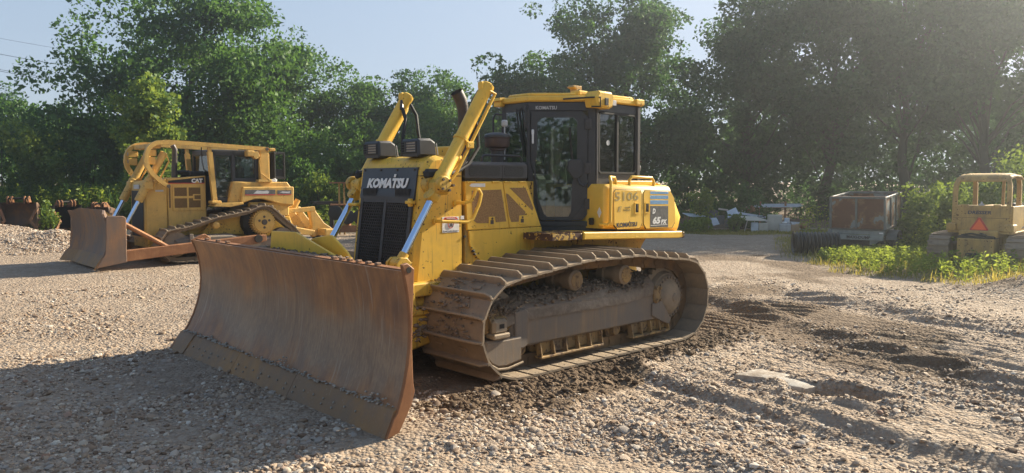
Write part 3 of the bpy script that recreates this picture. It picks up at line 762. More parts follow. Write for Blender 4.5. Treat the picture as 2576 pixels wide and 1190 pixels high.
# headlamps on top of the guard
for v in (-.345, .315):
    H_ = bpy.data.objects
    def lampbody(b):
        b.prism([(1.47, 2.02), (1.462, 2.165), (1.48, 2.19), (1.62, 2.195), (1.68, 2.16), (1.70, 2.02)], 1, v - .155, v + .125, .022)
    hl = part('headlight', M['dark'], rg, lampbody)
    part('lens', M['lens'], hl, lambda b: b.box((1.459, v - .085, 2.062), (1.466, v + .085, 2.158), .003))
    part('lamp_recess', M['black'], hl, lambda b: b.box((1.462, v - .135, 2.052), (1.4675, v + .105, 2.170), .003))
    def bars(b):
        for z in (2.062, 2.085, 2.11, 2.135, 2.158): b.cyl((1.452, v - .125, z), (1.452, v + .10, z), .0045, n=6)
        for vv in (v - .125, v - .06, v + .10): b.cyl((1.452, vv, 2.055), (1.452, vv, 2.165), .005, n=6)
    part('lamp_guard', M['dark'], hl, bars)
    part('rear_strip', M['letter_grey'], hl, lambda b: b.sweep([(1.685, v + .12, 2.15), (1.705, v + .12, 2.04)], .006, n=6))
part('side_marker', Y, rg, lambda b: b.box((1.87, .1, 2.03), (2.0, .42, 2.13), .012))

# warning sticker and side handle
wst = part('warning_sticker', M['white'], rg, lambda b: b.box((1.66, .5485, 1.287), (1.87, .5525, 1.44), .001))
part('sticker_band', M['red'], wst, lambda b: b.prism([(1.67, 1.41), (1.69, 1.437), (1.83, 1.437), (1.86, 1.412)], 1, .5527, .5535, .0002))
def nosign(b):
    A = arc((1.765, 1.365), .033, 0, 360, 20, other=.5545); b.sweep(A, .003, n=5)
part('sticker_sign', M['red'], wst, nosign)
part('sticker_figure', M['letter_navy'], wst, lambda b: (b.sweep([(1.75, .5545, 1.345), (1.765, .5545, 1.37), (1.785, .5545, 1.385)], .004, n=5), b.sweep([(1.765, .5545, 1.37), (1.782, .5545, 1.345)], .004, n=5)))
put_text(wst, "Keep a safe distance", (1.765, .5545, 1.302), .19, .019, M['letter_navy'], depth=.0012, bold=0)
put_text(wst, "WARNING", (1.765, .5545, 1.424), .11, .016, M['white'], depth=.0012, bold=.01)
part('patch', M['white'], rg, lambda b: b.box((1.89, .5485, 1.41), (1.935, .552, 1.445), .001))
def rail(b):
    b.sweep([(1.57, .56, 1.405), (1.57, .66, 1.405), (1.86, .69, 1.39), (1.93, .69, 1.42), (2.0, .70, 1.56), (2.03, .70, 1.66), (2.01, .69, 1.70), (1.97, .69, 1.70), (1.95, .69, 1.66), (1.93, .68, 1.60), (1.86, .66, 1.575), (1.82, .56, 1.57)], .0165, n=10)
    for u, z in ((1.57, 1.405), (1.82, 1.57)): b.cyl((u, .548, z), (u, .575, z), .03, n=12)
part('grab_rail', Y, rg, rail)
for u, z in ((1.94, 1.24), (1.98, .945), (1.30 + .02, 2.0)):
    if z < 1.9: part('plug', M['blade_rust'] if z < 1 else M['grease'], rg, lambda b: b.cyl((u, .545, z), (u, .56, z), .028 if z < 1 else .012, n=12))

# lift cylinders with yokes, rods, oil pipes and hoses
for s in (-1, 1):
    vy = s * .66
    yk = Vector((1.52, vy, 1.735)); ax = Vector((.62, 0, .97)).normalized()
    P_ = lambda t, o=(0, 0, 0): tuple(yk + ax * t + Vector(o))
    def barrel(b):
        b.lathe(P_(.02), ax, [(0, .07), (.02, .078), (.10, .078), (.12, .066), (1.10, .066), (1.11, .071), (1.15, .071), (1.165, .05)], 22)
    lc = part('lift_cylinder', Y, DZ, barrel, 40)
    def yoke(b):
        b.cyl((1.50, s * .53, 1.75), (1.50, s * .62, 1.75), .085, n=18, bev=.01)
        b.M = Matrix.Translation(yk) @ Matrix.Rotation(-math.atan2(.97, .62) + math.pi / 2, 4, 'Y') if False else None
        b.box((1.44, s * .575, 1.655), (1.62, s * .745, 1.80), .03)
        b.cyl((1.50, s * .735, 1.76), (1.50, s * .80, 1.76), .075, n=18, bev=.012)
        b.cyl((1.425, s * .66, 1.68), (1.49, s * .66, 1.625), .07, n=16)
        b.cyl(P_(-.14), P_(.0), .062, n=16)
    part('yoke', YL, lc, yoke)
    part('yoke_cover', M['black'], lc, lambda b: b.box((1.42, s * .545, 1.80), (1.60, s * .63, 1.90), .03))
    def ybolts(b):
        for du, dz in ((-.035, .05), (.045, .04), (-.04, -.035), (.04, -.05), (.085, -.005)): b.cyl((1.51 + du, s * .738, 1.75 + dz), (1.51 + du, s * .812, 1.75 + dz), .013, n=6)
    part('yoke_bolts', M['bolt'], lc, ybolts)
    part('rod', M['chrome_sky'], lc, lambda b: b.cyl(P_(-.12), (1.105, vy, 1.085), .034, n=18))
    def rodend(b):
        b.cyl((1.135, vy, 1.13), (1.09, vy, 1.06), .045, .05, n=14); b.cyl((1.07, vy - .055, 1.03), (1.07, vy + .055, 1.03), .072, n=18, bev=.01)
    part('rod_end', YL, lc, rodend)
    part('rod_bracket', YL, lc, lambda b: (b.prism([(.98, .6), (.99, 1.06), (1.04, 1.10), (1.10, 1.10), (1.15, 1.05), (1.2, .6)], 1, vy - .09, vy - .062, .005), b.prism([(.98, .6), (.99, 1.06), (1.04, 1.10), (1.10, 1.10), (1.15, 1.05), (1.2, .6)], 1, vy + .062, vy + .09, .005)))
    def pipe(b):
        o = (.075, s * .05, -.05) if s > 0 else (.075, s * .03, -.05)
        b.sweep([P_(1.10, (.02, s * .05, 0)), P_(1.12, (.075, s * .06, -.04)), P_(1.05, o), P_(.6, o), P_(.2, o), P_(.08, (.06, s * .03, -.04))], .0165, n=8)
        b.cyl(P_(.52), P_(.545), .076, n=18)
        b.box(tuple(Vector(P_(.5)) + Vector((.03, s * .055, -.06))), tuple(Vector(P_(.53)) + Vector((.10, s * .085, -.02))), .008)
    part('oil_pipe', Y, lc, pipe)
    part('end_fitting', Y, lc, lambda b: (b.box(P_(1.12, (-.08, -.03, 0)), P_(1.16, (-.01, .03, .04)), .01), b.cyl(P_(1.1, (-.06, 0, 0)), P_(1.18, (-.06, 0, 0)), .022, n=10)))
    part('hose_fitting', M['exhaust'], lc, lambda b: b.cyl(P_(1.10, (-.055, s * -.02, 0)), P_(.98, (-.03, s * -.07, -.0)), .02, n=10))
    def hose(b):
        if s > 0:
            b.sweep([P_(1.0, (-.03, -.07, 0)), (2.03, .55, 2.46), (2.08, .52, 2.25), (1.98, .56, 2.05), (1.86, .60, 1.90), (1.74, .62, 1.86), (1.64, .64, 1.86)], .021, n=8)
            b.sweep([P_(.9, (.02, -.09, 0)), (2.12, .54, 2.3), (2.1, .58, 2.12), (1.95, .60, 1.95), (1.8, .62, 1.88)], .018, n=8)
        else:
            b.sweep([P_(1.0, (-.03, .07, 0)), (2.02, -.52, 2.45), (1.95, -.48, 2.25), (1.93, -.46, 2.03)], .02, n=8)
            b.sweep([P_(1.05, (.03, .10, 0)), (2.15, -.50, 2.5), (2.13, -.44, 2.3), (2.16, -.40, 2.02)], .018, n=8)
    part('hose', M['black'], lc, hose)

# hood
def hoodtop(b):
    b.prism([(1.95, -.55), (1.95, .55), (2.81, .55), (3.17, .19), (3.17, -.19), (2.81, -.55)], 2, 1.788, 1.98, .03)
hd = part('hood', M['dark_dusty'], DZ, hoodtop)
for u0, u1 in ((2.0, 2.42), (2.475, 2.755)):
    part('hood_vent', M['vent'], hd, lambda b: b.prism([(u0 + .02, 1.835), (u0, 1.855), (u0, 1.92), (u0 + .02, 1.938), (u1 - .02, 1.938), (u1, 1.92), (u1 - .0, 1.855), (u1 - .015, 1.835)], 1, .5475, .553, .001))
part('hood_joint', M['black'], hd, lambda b: b.box((2.448, -.551, 1.795), (2.455, .552, 1.948), .0005))
def body(b):
    b.prism([(1.96, .75), (1.96, 1.785), (2.785, 1.785), (3.01, 1.295), (3.03, .75)], 1, -.535, .535, .004); b.box((2.7, -.26, .75), (3.2, .26, 1.785), .004)
part('engine_bay', YL, DZ, body)
def door(poly, nm='engine_door'):
    return part(nm, Y, DZ, lambda b: b.prism(poly, 1, .50, .555, .006))
d1 = door([(1.975, 1.30), (1.945, 1.778), (2.452, 1.778), (2.545, 1.30)])
d2 = door([(2.555, 1.30), (2.462, 1.778), (2.80, 1.778), (3.02, 1.30)])
part('mesh_screen', M['screen'], d1, lambda b: b.prism([(2.045, 1.40), (2.03, 1.69), (2.43, 1.70), (2.50, 1.37), (2.355, 1.365), (2.34, 1.42), (2.27, 1.42), (2.26, 1.36), (2.1, 1.365)], 1, .549, .5575, .001))
part('mesh_screen', M['screen'], d2, lambda b: b.prism([(2.575, 1.36), (2.545, 1.42), (2.495, 1.66), (2.53, 1.65), (2.78, 1.46), (2.77, 1.42), (2.69, 1.42), (2.68, 1.36)], 1, .549, .5575, .001))
part('mesh_screen', M['screen'], d2, lambda b: b.prism([(2.57, 1.70), (2.545, 1.716), (2.78, 1.718), (2.90, 1.50), (2.885, 1.47)], 1, .549, .5575, .001))
part('decal_patch', M['white'], d1, lambda b: b.prism([(2.0, 1.74), (2.03, 1.762), (2.21, 1.762), (2.21, 1.727), (2.03, 1.727)], 1, .549, .5565, .0005))
for d_, u in ((d1, 2.3), (d2, 2.73)):
    lt = part('door_latch', Y, d_, lambda b: (b.box((u - .045, .553, 1.325), (u + .04, .562, 1.425), .004)))
    part('latch_handle', M['bolt'], lt, lambda b: (b.box((u - .025, .560, 1.35), (u + .02, .566, 1.39), .003), b.cyl((u, .56, 1.405), (u, .567, 1.405), .012, n=8)))
for d_, uu in ((d1, (2.02, 2.35)), (d2, (2.52, 2.73))):
    for u in uu: part('hinge', Y, d_, lambda b: b.cyl((u - .05, .558, 1.775), (u + .05, .558, 1.775), .011, n=8))
def lowp(b):
    b.prism([(1.995, 1.292), (3.03, 1.292), (3.03, .985), (2.85, .96), (2.65, .935), (2.45, .925), (2.3, .94), (2.15, .985), (2.06, 1.06), (2.01, 1.15)], 1, .50, .554, .005)
lp = part('side_panel', Y, DZ, lowp)
lumps(lp, 'caked_grease', M['grease'], [(u, .553, z) for u, z in [(2.03 + .02 * k, 1.12 - .035 * k + random.uniform(-.01, .01)) for k in range(8)] + [(2.2 + .03 * k, .955 - .02 * math.sin(k / 7) + random.uniform(-.012, .01)) for k in range(22)]], .008, .022, 1)
for u, z in ((2.97, 1.235), (2.97, 1.06)): part('bolt', M['grease'], lp, lambda b: b.cyl((u, .55, z), (u, .563, z), .015, n=8))
def frame(b):
    b.prism([(1.35, .30), (1.35, .62), (1.6, .74), (3.1, .93), (4.7, .93), (4.85, .6), (4.7, .35), (2.0, .28)], 1, -.50, .50, .02)
part('main_frame', YL, DZ, frame)
def guardplate(b):
    b.prism([(1.78, .875), (1.82, .95), (1.88, .965), (2.2, .965), (2.45, .915), (2.55, .85), (1.9, .80)], 1, .556, .585, .006)
    b.M = None
part('deflector', YL, DZ, guardplate)
def strip(b):
    b.slab([[(1.72, .60, .80), (1.72, .72, .76)], [(2.95, .60, 1.01), (2.95, .72, .97)]], (0, 0, .03))
part('track_guard', Y, DZ, strip)
part('frame_bar', YL, DZ, lambda b: (b.box((1.0, .565, .75), (1.78, .60, .83), .008), b.cyl((1.5, .58, .83), (1.5, .58, .85), .016, n=6), b.cyl((1.75, .58, .83), (1.75, .58, .85), .016, n=6)))
# stacks
def stack(b):
    b.sweep([(2.42, -.03, 1.96), (2.42, -.03, 2.5), (2.41, -.03, 2.58), (2.385, -.03, 2.65), (2.33, -.03, 2.73)], [.056, .056, .062, .066, .068], n=18, caps=False)
    b.sweep([(2.415, -.03, 2.55), (2.385, -.03, 2.64), (2.335, -.03, 2.722)], [.05, .058, .06], n=18, caps=False)
    b.cyl((2.42, -.03, 2.30), (2.42, -.03, 2.32), .06, n=18)
part('exhaust_pipe', M['exhaust'], DZ, stack)
def pre(b): b.lathe((2.70, .20, 1.97), (0, 0, 1), [(0, .062), (.14, .062), (.145, .085), (.165, .085), (.18, .125), (.20, .134), (.27, .134), (.276, .14), (.292, .14), (.305, .125), (.312, .05)], 26)
ac = part('air_intake', M['exhaust_brown'], DZ, pre)
part('intake_neck', M['dark'], ac, lambda b: b.cyl((2.70, .2, 1.975), (2.70, .2, 2.11), .066, n=20))
part('intake_lid', M['dark'], ac, lambda b: b.lathe((2.70, .2, 2.255), (0, 0, 1), [(0, .143), (.02, .141), (.036, .12), (.05, .06)], 26))
part('intake_sensor', M['letter_grey'], ac, lambda b: (b.cyl((2.84, .17, 2.02), (2.84, .17, 2.4), .008, n=6), b.box((2.81, .14, 2.38), (2.87, .2, 2.45), .012)))
part('hood_rail', M['dark'], DZ, lambda b: b.sweep([(2.34, .36, 1.98), (2.34, .36, 2.03), (2.37, .36, 2.055), (2.88, .36, 2.055), (2.91, .36, 2.03), (2.91, .36, 1.98)], .013, n=8))

# cab: hexagonal plan with angled doors
FZ0, FZ1 = 1.27, 2.665
F_, S_, K_ = (3.17, .205), (3.70, .735), (4.50, .735)
def ring(z, k=1.0, o=0.0):
    q = [(F_[0] - o, F_[1] + o * .4), (S_[0] - o * .3, S_[1] + o), (K_[0] + o, K_[1] + o)]
    return [(u, v, z) for u, v in q] + [(u, -v, z) for u, v in reversed(q)]
cabE = part('cab', M['dark'], DZ, lambda b: b.prism([(p[0], p[1]) for p in ring(0)], 2, 1.22, 1.30, .01))
def post(b, p, z0=1.29, z1=2.66, w=.05, d=.05): b.box((p[0] - w, p[1] - d, z0), (p[0] + w, p[1] + d, z1), .012)
def posts(b):
    for s in (-1, 1):
        post(b, (3.205, s * .195), w=.035, d=.03); post(b, (3.72, s * .69), w=.05, d=.045); post(b, (4.46, s * .69), w=.045, d=.045)
        b.box((3.67, s * .68, 2.56), (4.50, s * .735, 2.665), .008)
        b.box((3.67, s * .66, 1.29), (4.50, s * .735, 1.88), .01)
    b.box((3.17, -.2, 2.57), (3.21, .2, 2.665), .006); b.box((3.17, -.2, 1.29), (3.22, .2, 2.0), .006)
    b.box((4.46, -.7, 2.5), (4.505, .7, 2.665), .006); b.box((4.46, -.7, 1.29), (4.505, .7, 1.80), .006)
part('cab_frame', M['dark'], cabE, posts)
part('cab_post', M['dark_dusty'], cabE, lambda b: b.box((4.44, .725, 1.32), (4.50, .755, 2.66), .008))
part('cab_post', M['dark_dusty'], cabE, lambda b: b.box((3.70, .725, 1.32), (3.735, .755, 2.66), .008))
# the angled doors: local frame along the door (t from front post to rear post) and outward normal
DL = math.hypot(S_[0] - F_[0], S_[1] - F_[1])
def doorM(s):
    e = Vector((S_[0] - F_[0], s * (S_[1] - F_[1]), 0)).normalized(); n = Vector((-e.y * s, e.x * s, 0))
    if n.y * s < 0: n = -n
    Mx = Matrix((e, n, Vector((0, 0, 1)))).transposed().to_4x4(); Mx.translation = Vector((F_[0], s * F_[1], 0)); return Mx
OUT = [(.03, 2.56), (.03, 2.0), (.06, 1.90), (.125, 1.37), (.155, 1.345), (.60, 1.345), (.66, 1.41), (.66, 2.50), (.60, 2.56)]
INN = [(.10, 2.44), (.10, 2.06), (.075, 1.96), (.11, 1.60), (.175, 1.42), (.215, 1.385), (.45, 1.385), (.48, 1.44), (.49, 1.75), (.545, 1.95), (.545, 2.45), (.505, 2.495), (.145, 2.495)]
def frame_strip(b, A, B, n0, n1):
    """flat frame between two polygons, joined by walking both"""
    bmv = []; fs_ = []
    na, nb = len(A), len(B)
    for y in (n0, n1):
        for p in A: bmv.append((p[0], y, p[1]))
        for p in B: bmv.append((p[0], y, p[1]))
    N = na + nb
    from mathutils.geometry import tessellate_polygon
    tr = tessellate_polygon([[Vector((p[0], p[1], 0)) for p in A], [Vector((p[0], p[1], 0)) for p in B]])
    for t in tr: fs_.append(tuple(t)); fs_.append(tuple(i + N for i in reversed(t)))
    for k in range(na): fs_.append((k, (k + 1) % na, (k + 1) % na + N, k + N))
    for k in range(nb): fs_.append((na + k, na + (k + 1) % nb, na + (k + 1) % nb + N, na + k + N))
    b.add(bmv, fs_)
for s in (1, -1):
    Mx = doorM(s)
    def dfr(b): b.M = Mx; frame_strip(b, OUT, INN, -.02, .018)
    do = part('cab_door', M['dark'], cabE, dfr)
    def dgl(b): b.M = Mx; b.prism([(p[0], p[1]) for p in INN], 1, -.006, -.001, 0)
    part('window_pane', M['glass'], do, dgl, smooth=0)
    def surround(b):
        b.M = Mx
        b.box((0, -.03, 2.565), (DL, .012, 2.665), .006); b.box((.0, -.03, 1.28), (DL, .012, 1.338), .006)
        b.box((.665, -.03, 1.3), (DL, .014, 2.6), .006)
        b.prism([(-.005, 1.28), (-.005, 2.6), (.022, 2.56), (.022, 2.0), (.05, 1.9), (.115, 1.34)], 1, -.03, .012, .003)
    part('door_surround', M['dark'], cabE, surround)
    for z in (2.42, 1.93, 1.53):
        def hng(b):
            b.M = Mx; b.box((.625, .015, z - .06), (.70, .035, z + .06), .005)
            for q in (-.035, 0, .035): b.cyl((.645, .03, z + q), (.645, .042, z + q), .008, n=6)
        part('door_hinge', M['dark_dusty'], do, hng)
    if s > 0:
        def hdl(b):
            b.M = Mx; b.box((.035, .016, 2.30), (.065, .04, 2.36), .008); b.box((.04, .035, 2.20), (.062, .05, 2.34), .006)
        part('door_handle', M['white'], do, hdl)
        def wiper(b):
            b.M = Mx; b.sweep([(.46, .03, 2.38), (.475, .03, 2.2), (.50, .035, 1.98)], .010, n=6); b.sweep([(.52, .03, 1.9), (.475, .04, 2.1), (.47, .035, 2.25)], .006, n=5)
        part('wiper', M['black'], do, wiper)
        def cover(b):
            b.M = Mx; b.prism([(.44, 1.90), (.44, 2.0), (.48, 2.03), (.58, 2.03), (.60, 1.99), (.60, 1.85), (.55, 1.81), (.50, 1.82)], 1, .016, .045, .008)
            b.sweep([(.55, .03, 1.83), (.57, .05, 1.76), (.62, .05, 1.73), (.66, .04, 1.76)], .011, n=6)
        part('wiper_motor', M['dark'], do, cover)
        def trim(b):
            b.M = Mx; b.prism([(.50, 1.36), (.62, 1.36), (.62, 1.52)], 1, .017, .024, .002)
        part('kick_plate', M['dark_dusty'], do, trim)
        e_ = Mx.to_3x3() @ Vector((1, 0, 0)); c_ = Mx @ Vector((.20, .016, 2.60))
        put_text(cabE, "KOMATSU", c_, .235, .04, M['letter_grey'], right=tuple(e_), bold=.02, depth=.004)
part('window_pane', M['glass'], cabE, lambda b: b.box((3.182, -.17, 2.0), (3.187, .17, 2.57), .0), smooth=0)
part('window_pane', M['glass'], cabE, lambda b: b.box((4.478, -.64, 1.80), (4.483, .64, 2.5), .0), smooth=0)
for s in (1, -1):
    def swf(b):
        A = [(3.745, 1.90), (3.745, 2.53), (3.775, 2.56), (4.40, 2.56), (4.43, 2.53), (4.43, 1.90), (4.40, 1.87), (3.775, 1.87)]
        for q0, q1 in ((0, 0),):
            B = [(3.765, 1.915), (3.765, 2.515), (3.79, 2.54), (4.385, 2.54), (4.41, 2.515), (4.41, 1.915), (4.385, 1.89), (3.79, 1.89)]
            frame_strip(b, A, B, s * .715, s * .748)
        b.box((4.065, s * .715, 1.885), (4.105, s * .745, 2.545), .005)
    sw = part('side_window', M['black'], cabE, swf)
    part('window_pane', M['glass'], sw, lambda b: b.box((3.76, s * .722, 1.885), (4.075, s * .726, 2.545), 0), smooth=0)
    part('window_pane', M['glass'], sw, lambda b: b.box((4.095, s * .730, 1.885), (4.415, s * .734, 2.545), 0), smooth=0)
part('window_sticker', M['letter_grey'], cabE, lambda b: b.cyl((3.93, .727, 2.22), (3.93, .729, 2.22), .03, n=16))
# cab furniture
def seat(b):
    b.box((3.70, -.25, 1.55), (4.15, .25, 1.72), .05); b.prism([(4.08, 1.65), (4.2, 2.25), (4.30, 2.3), (4.33, 2.2), (4.25, 1.65)], 1, -.25, .25, .04)
    b.box((3.75, .30, 1.72), (4.15, .42, 1.80), .03); b.box((3.75, -.42, 1.72), (4.15, -.30, 1.80), .03); b.box((3.8, -.2, 1.29), (4.1, .2, 1.56), .02)
part('operator_seat', M['seat'], cabE, seat)
def console(b):
    b.box((3.30, -.2, 1.29), (3.5, .2, 1.85), .04); b.cyl((3.62, .36, 1.75), (3.58, .38, 1.96), .014, n=8); b.box((3.55, .35, 1.94), (3.62, .41, 2.03), .02)
    b.cyl((3.62, -.36, 1.75), (3.58, -.38, 1.96), .014, n=8); b.box((3.45, .33, 1.29), (3.75, .45, 1.72), .02)
part('console', M['liner'], cabE, console)
part('headliner', M['liner'], cabE, lambda b: b.prism([(3.22, -.18), (3.72, -.67), (4.44, -.67), (4.44, .67), (3.72, .67), (3.22, .18)], 2, 2.60, 2.655, .005))
part('grab_bar', M['letter_grey'], cabE, lambda b: b.sweep([(3.62, .60, 1.80), (3.60, .58, 2.1), (3.62, .56, 2.25), (3.72, .5, 2.33)], .012, n=8))
# roof
def roof(b):
    b.prism([(p[0], p[1]) for p in ring(0, o=.035)], 2, 2.667, 2.735, .015)
    b.prism([(3.22, -.17), (3.75, -.68), (4.45, -.68), (4.45, .68), (3.75, .68), (3.22, .17)], 2, 2.735, 2.775, .02)
rf = part('cab_roof', Y, DZ, roof)
part('roof_lamp', Y, rf, lambda b: b.prism([(3.60, 2.60), (3.57, 2.70), (3.62, 2.775), (3.84, 2.77), (3.88, 2.72), (3.86, 2.61), (3.80, 2.585)], 1, .66, .86, .02))
part('roof_light', Y, rf, lambda b: (b.box((3.10, -.30, 2.64), (3.20, -.18, 2.70), .01), b.prism([(3.07, 2.70), (3.09, 2.735), (3.21, 2.745), (3.21, 2.70)], 1, -.31, -.17, .006)))
def bracket(b):
    b.box((3.80, .18, 2.765), (4.0, .34, 2.785), .004); b.prism([(3.86, 2.78), (3.86, 2.86), (3.80, 2.875), (3.83, 2.90), (3.97, 2.90), (3.98, 2.78)], 1, .20, .30, .012)
part('lamp_bracket', M['dresser_yellow'], rf, bracket)
part('bracket_hole', M['grease'], rf, lambda b: b.cyl((3.915, .298, 2.84), (3.915, .303, 2.84), .02, n=10))
part('roof_block', Y, rf, lambda b: b.box((3.60, .44, 2.74), (3.76, .58, 2.80), .012))
part('roof_block', Y, rf, lambda b: b.box((4.36, .70, 2.67), (4.52, .80, 2.74), .012))
part('roof_patch', M['letter_grey'], rf, lambda b: b.box((3.90, .765, 2.64), (4.02, .774, 2.70), .003))
part('lamp_guard', M['black'], rf, lambda b: (b.sweep([(3.40, .52, 2.69), (3.55, .80, 2.70), (3.62, .87, 2.70), (3.62, .87, 2.60), (3.55, .80, 2.60)], .009, n=6), b.box((3.70, .862, 2.62), (3.76, .875, 2.70), .004)))
part('cab_mirror', M['dark'], cabE, lambda b: b.sweep([(3.18, -.21, 2.55), (3.14, -.30, 2.56), (3.12, -.32, 2.52), (3.12, -.32, 2.32), (3.14, -.30, 2.28), (3.18, -.21, 2.29)], .012, n=8))
part('front_rail', M['dark'], cabE, lambda b: b.sweep([(3.16, .19, 2.62), (3.13, .2, 2.60), (3.13, .2, 2.38), (3.16, .19, 2.36)], .013, n=8))
part('wiper', M['black'], cabE, lambda b: (b.sweep([(3.165, .02, 2.60), (3.16, .06, 2.4), (3.16, .12, 2.2)], .008, n=6), b.sweep([(3.165, .08, 2.60), (3.16, .10, 2.4), (3.165, .14, 2.05)], .009, n=6), b.sweep([(3.165, .10, 2.61), (3.16, .15, 2.42), (3.165, .17, 2.2)], .007, n=6)))
for z in (2.36, 2.02): part('post_bolt', M['black'], cabE, lambda b: b.cyl((4.505, .72, z), (4.54, .74, z), .014, n=8))

# rear tank with service doors, decals and rails
TV = .955
def tank(b):
    b.prism([(3.63, 1.262), (3.63, 1.70), (3.66, 1.755), (4.80, 1.735), (4.87, 1.715), (5.10, 1.36), (5.04, 1.18), (4.98, 1.165)], 1, -TV, TV, .05)
tk = part('rear_tank', YC, DZ, tank, 45)
def tdoor(poly):
    A = poly; B = None
    d = part('service_door', YC, tk, lambda b: b.prism(poly, 1, TV - .02, TV + .004, .002))
    part('door_gap', M['grease'], d, lambda b: b.prism([(u + (.006 if u > sum(p[0] for p in poly) / len(poly) else -.006), z + (.006 if z > sum(p[1] for p in poly) / len(poly) else -.006)) for u, z in poly], 1, TV - .01, TV + .001, 0))
    return d
t1 = tdoor([(3.77, 1.30), (3.755, 1.66), (3.79, 1.69), (4.23, 1.683), (4.26, 1.65), (4.275, 1.30), (4.23, 1.245), (3.83, 1.25)])
t2 = tdoor([(4.31, 1.29), (4.30, 1.65), (4.33, 1.68), (4.83, 1.665), (4.91, 1.58), (4.93, 1.29), (4.87, 1.225), (4.36, 1.235)])
for d_, u in ((t1, 4.17), (t2, 4.365)):
    part('latch_pocket', M['black'], d_, lambda b: b.box((u - .028, TV + .003, 1.43), (u + .028, TV + .008, 1.525), .002))
    part('latch', M['bolt'], d_, lambda b: (b.box((u, TV + .007, 1.455), (u + .02, TV + .012, 1.515), .003), b.cyl((u + .005, TV + .007, 1.46), (u + .005, TV + .016, 1.46), .012, n=8)))
    part('latch_frame', YC, d_, lambda b: frame_strip(b, [(u - .042, 1.415), (u - .042, 1.54), (u + .042, 1.54), (u + .042, 1.415)], [(u - .029, 1.429), (u - .029, 1.526), (u + .029, 1.526), (u + .029, 1.429)], TV + .002, TV + .012))
put_text(t1, "5106", (3.985, TV + .0055, 1.615), .43, .10, M['letter_faint'], bold=.015, depth=.002)
put_text(t1, "E", (3.86, TV + .0055, 1.475), .07, .055, M['letter_faint'], bold=.02, depth=.002, shear=.2)
put_text(t1, "earth", (4.0, TV + .0055, 1.492), .10, .024, M['letter_faint'], bold=.01, depth=.002)
put_text(t1, "builders", (3.99, TV + .0055, 1.462), .12, .024, M['letter_faint'], bold=.01, depth=.002)
put_text(t1, "KOMATSU", (3.995, TV + .0055, 1.295), .37, .052, M['letter_navy'], bold=.03, depth=.002)
part('lettering_mark', M['letter_navy'], t1, lambda b: b.prism([(4.035, 1.318), (4.045, 1.318), (4.05, 1.335), (4.04, 1.335)], 1, TV + .0045, TV + .0065, 0))
for z0, z1 in ((1.635, 1.664), (1.578, 1.618), (1.516, 1.562)):
    part('decal_stripe', M['sky_decal'], t2, lambda b: b.prism([(4.425, z0 + .001), (4.425, z1 + .002), (4.785, z1 - .004), (4.785, z0 - .004)], 1, TV + .002, TV + .0055, .0003))
dc = part('model_decal', M['grey_decal'], t2, lambda b: b.prism([(4.43, 1.245), (4.425, 1.498), (4.785, 1.490), (4.79, 1.235)], 1, TV + .002, TV + .0055, .0003))
put_text(dc, "D", (4.50, TV + .0068, 1.435), .06, .062, M['white'], bold=.05, shear=.2, depth=.002)
put_text(dc, "65", (4.555, TV + .0068, 1.325), .16, .085, M['white'], bold=.05, shear=.2, depth=.002)
put_text(dc, "PX", (4.70, TV + .0068, 1.303), .12, .055, M['white'], bold=.04, shear=.2, depth=.002)
part('scratch_line', M['white'], dc, lambda b: b.box((4.44, TV + .005, 1.265), (4.77, TV + .0062, 1.27), .0002))
def trail(b): b.sweep([(3.60, TV - .07, 1.31), (3.63, TV + .02, 1.31), (3.65, TV + .04, 1.34), (3.66, TV + .04, 1.78), (3.67, TV + .02, 1.815), (3.70, TV - .01, 1.83), (3.83, TV - .05, 1.825), (3.86, TV - .06, 1.80), (3.87, TV - .06, 1.74)], .0165, n=10)
part('tank_rail', Y, tk, trail)
part('tank_rail', Y, tk, lambda b: b.sweep([(4.10, TV - .05, 1.72), (4.10, TV - .05, 1.80), (4.14, TV - .05, 1.835), (4.52, TV - .05, 1.825), (4.56, TV - .05, 1.79), (4.56, TV - .05, 1.71)], .0165, n=10))
part('tank_cover', Y, tk, lambda b: (b.box((3.95, .45, 1.735), (4.75, .80, 1.79), .012), b.prism([(3.85, 1.735), (3.97, 1.785), (4.3, 1.785), (4.3, 1.735)], 1, .5, .72, .01)))
part('filler_caps', Y, tk, lambda b: [b.box((4.70 + .09 * k, .72, 1.71), (4.76 + .09 * k, .80, 1.765), .008) for k in range(2)])
dm = part('rear_intake', M['black'], tk, lambda b: b.lathe((4.72, .45, 1.86), (0, 0, 1), [(0, .045), (.03, .06), (.05, .11), (.075, .12), (.11, .118), (.135, .09), (.15, .03)], 22))
part('intake_neck', Y, dm, lambda b: b.cyl((4.72, .45, 1.74), (4.72, .45, 1.87), .055, n=16))
part('aerial', M['black'], tk, lambda b: (b.cyl((4.66, .4, 1.9), (4.66, .4, 2.07), .005, n=5), b.box((4.65, .385, 2.06), (4.67, .415, 2.09), .004)))
part('warning_diamond', M['white'], tk, lambda b: b.prism([(.83, 1.44), (.86, 1.50), (.89, 1.44), (.86, 1.38)], 0, 3.624, 3.6295, .0005))
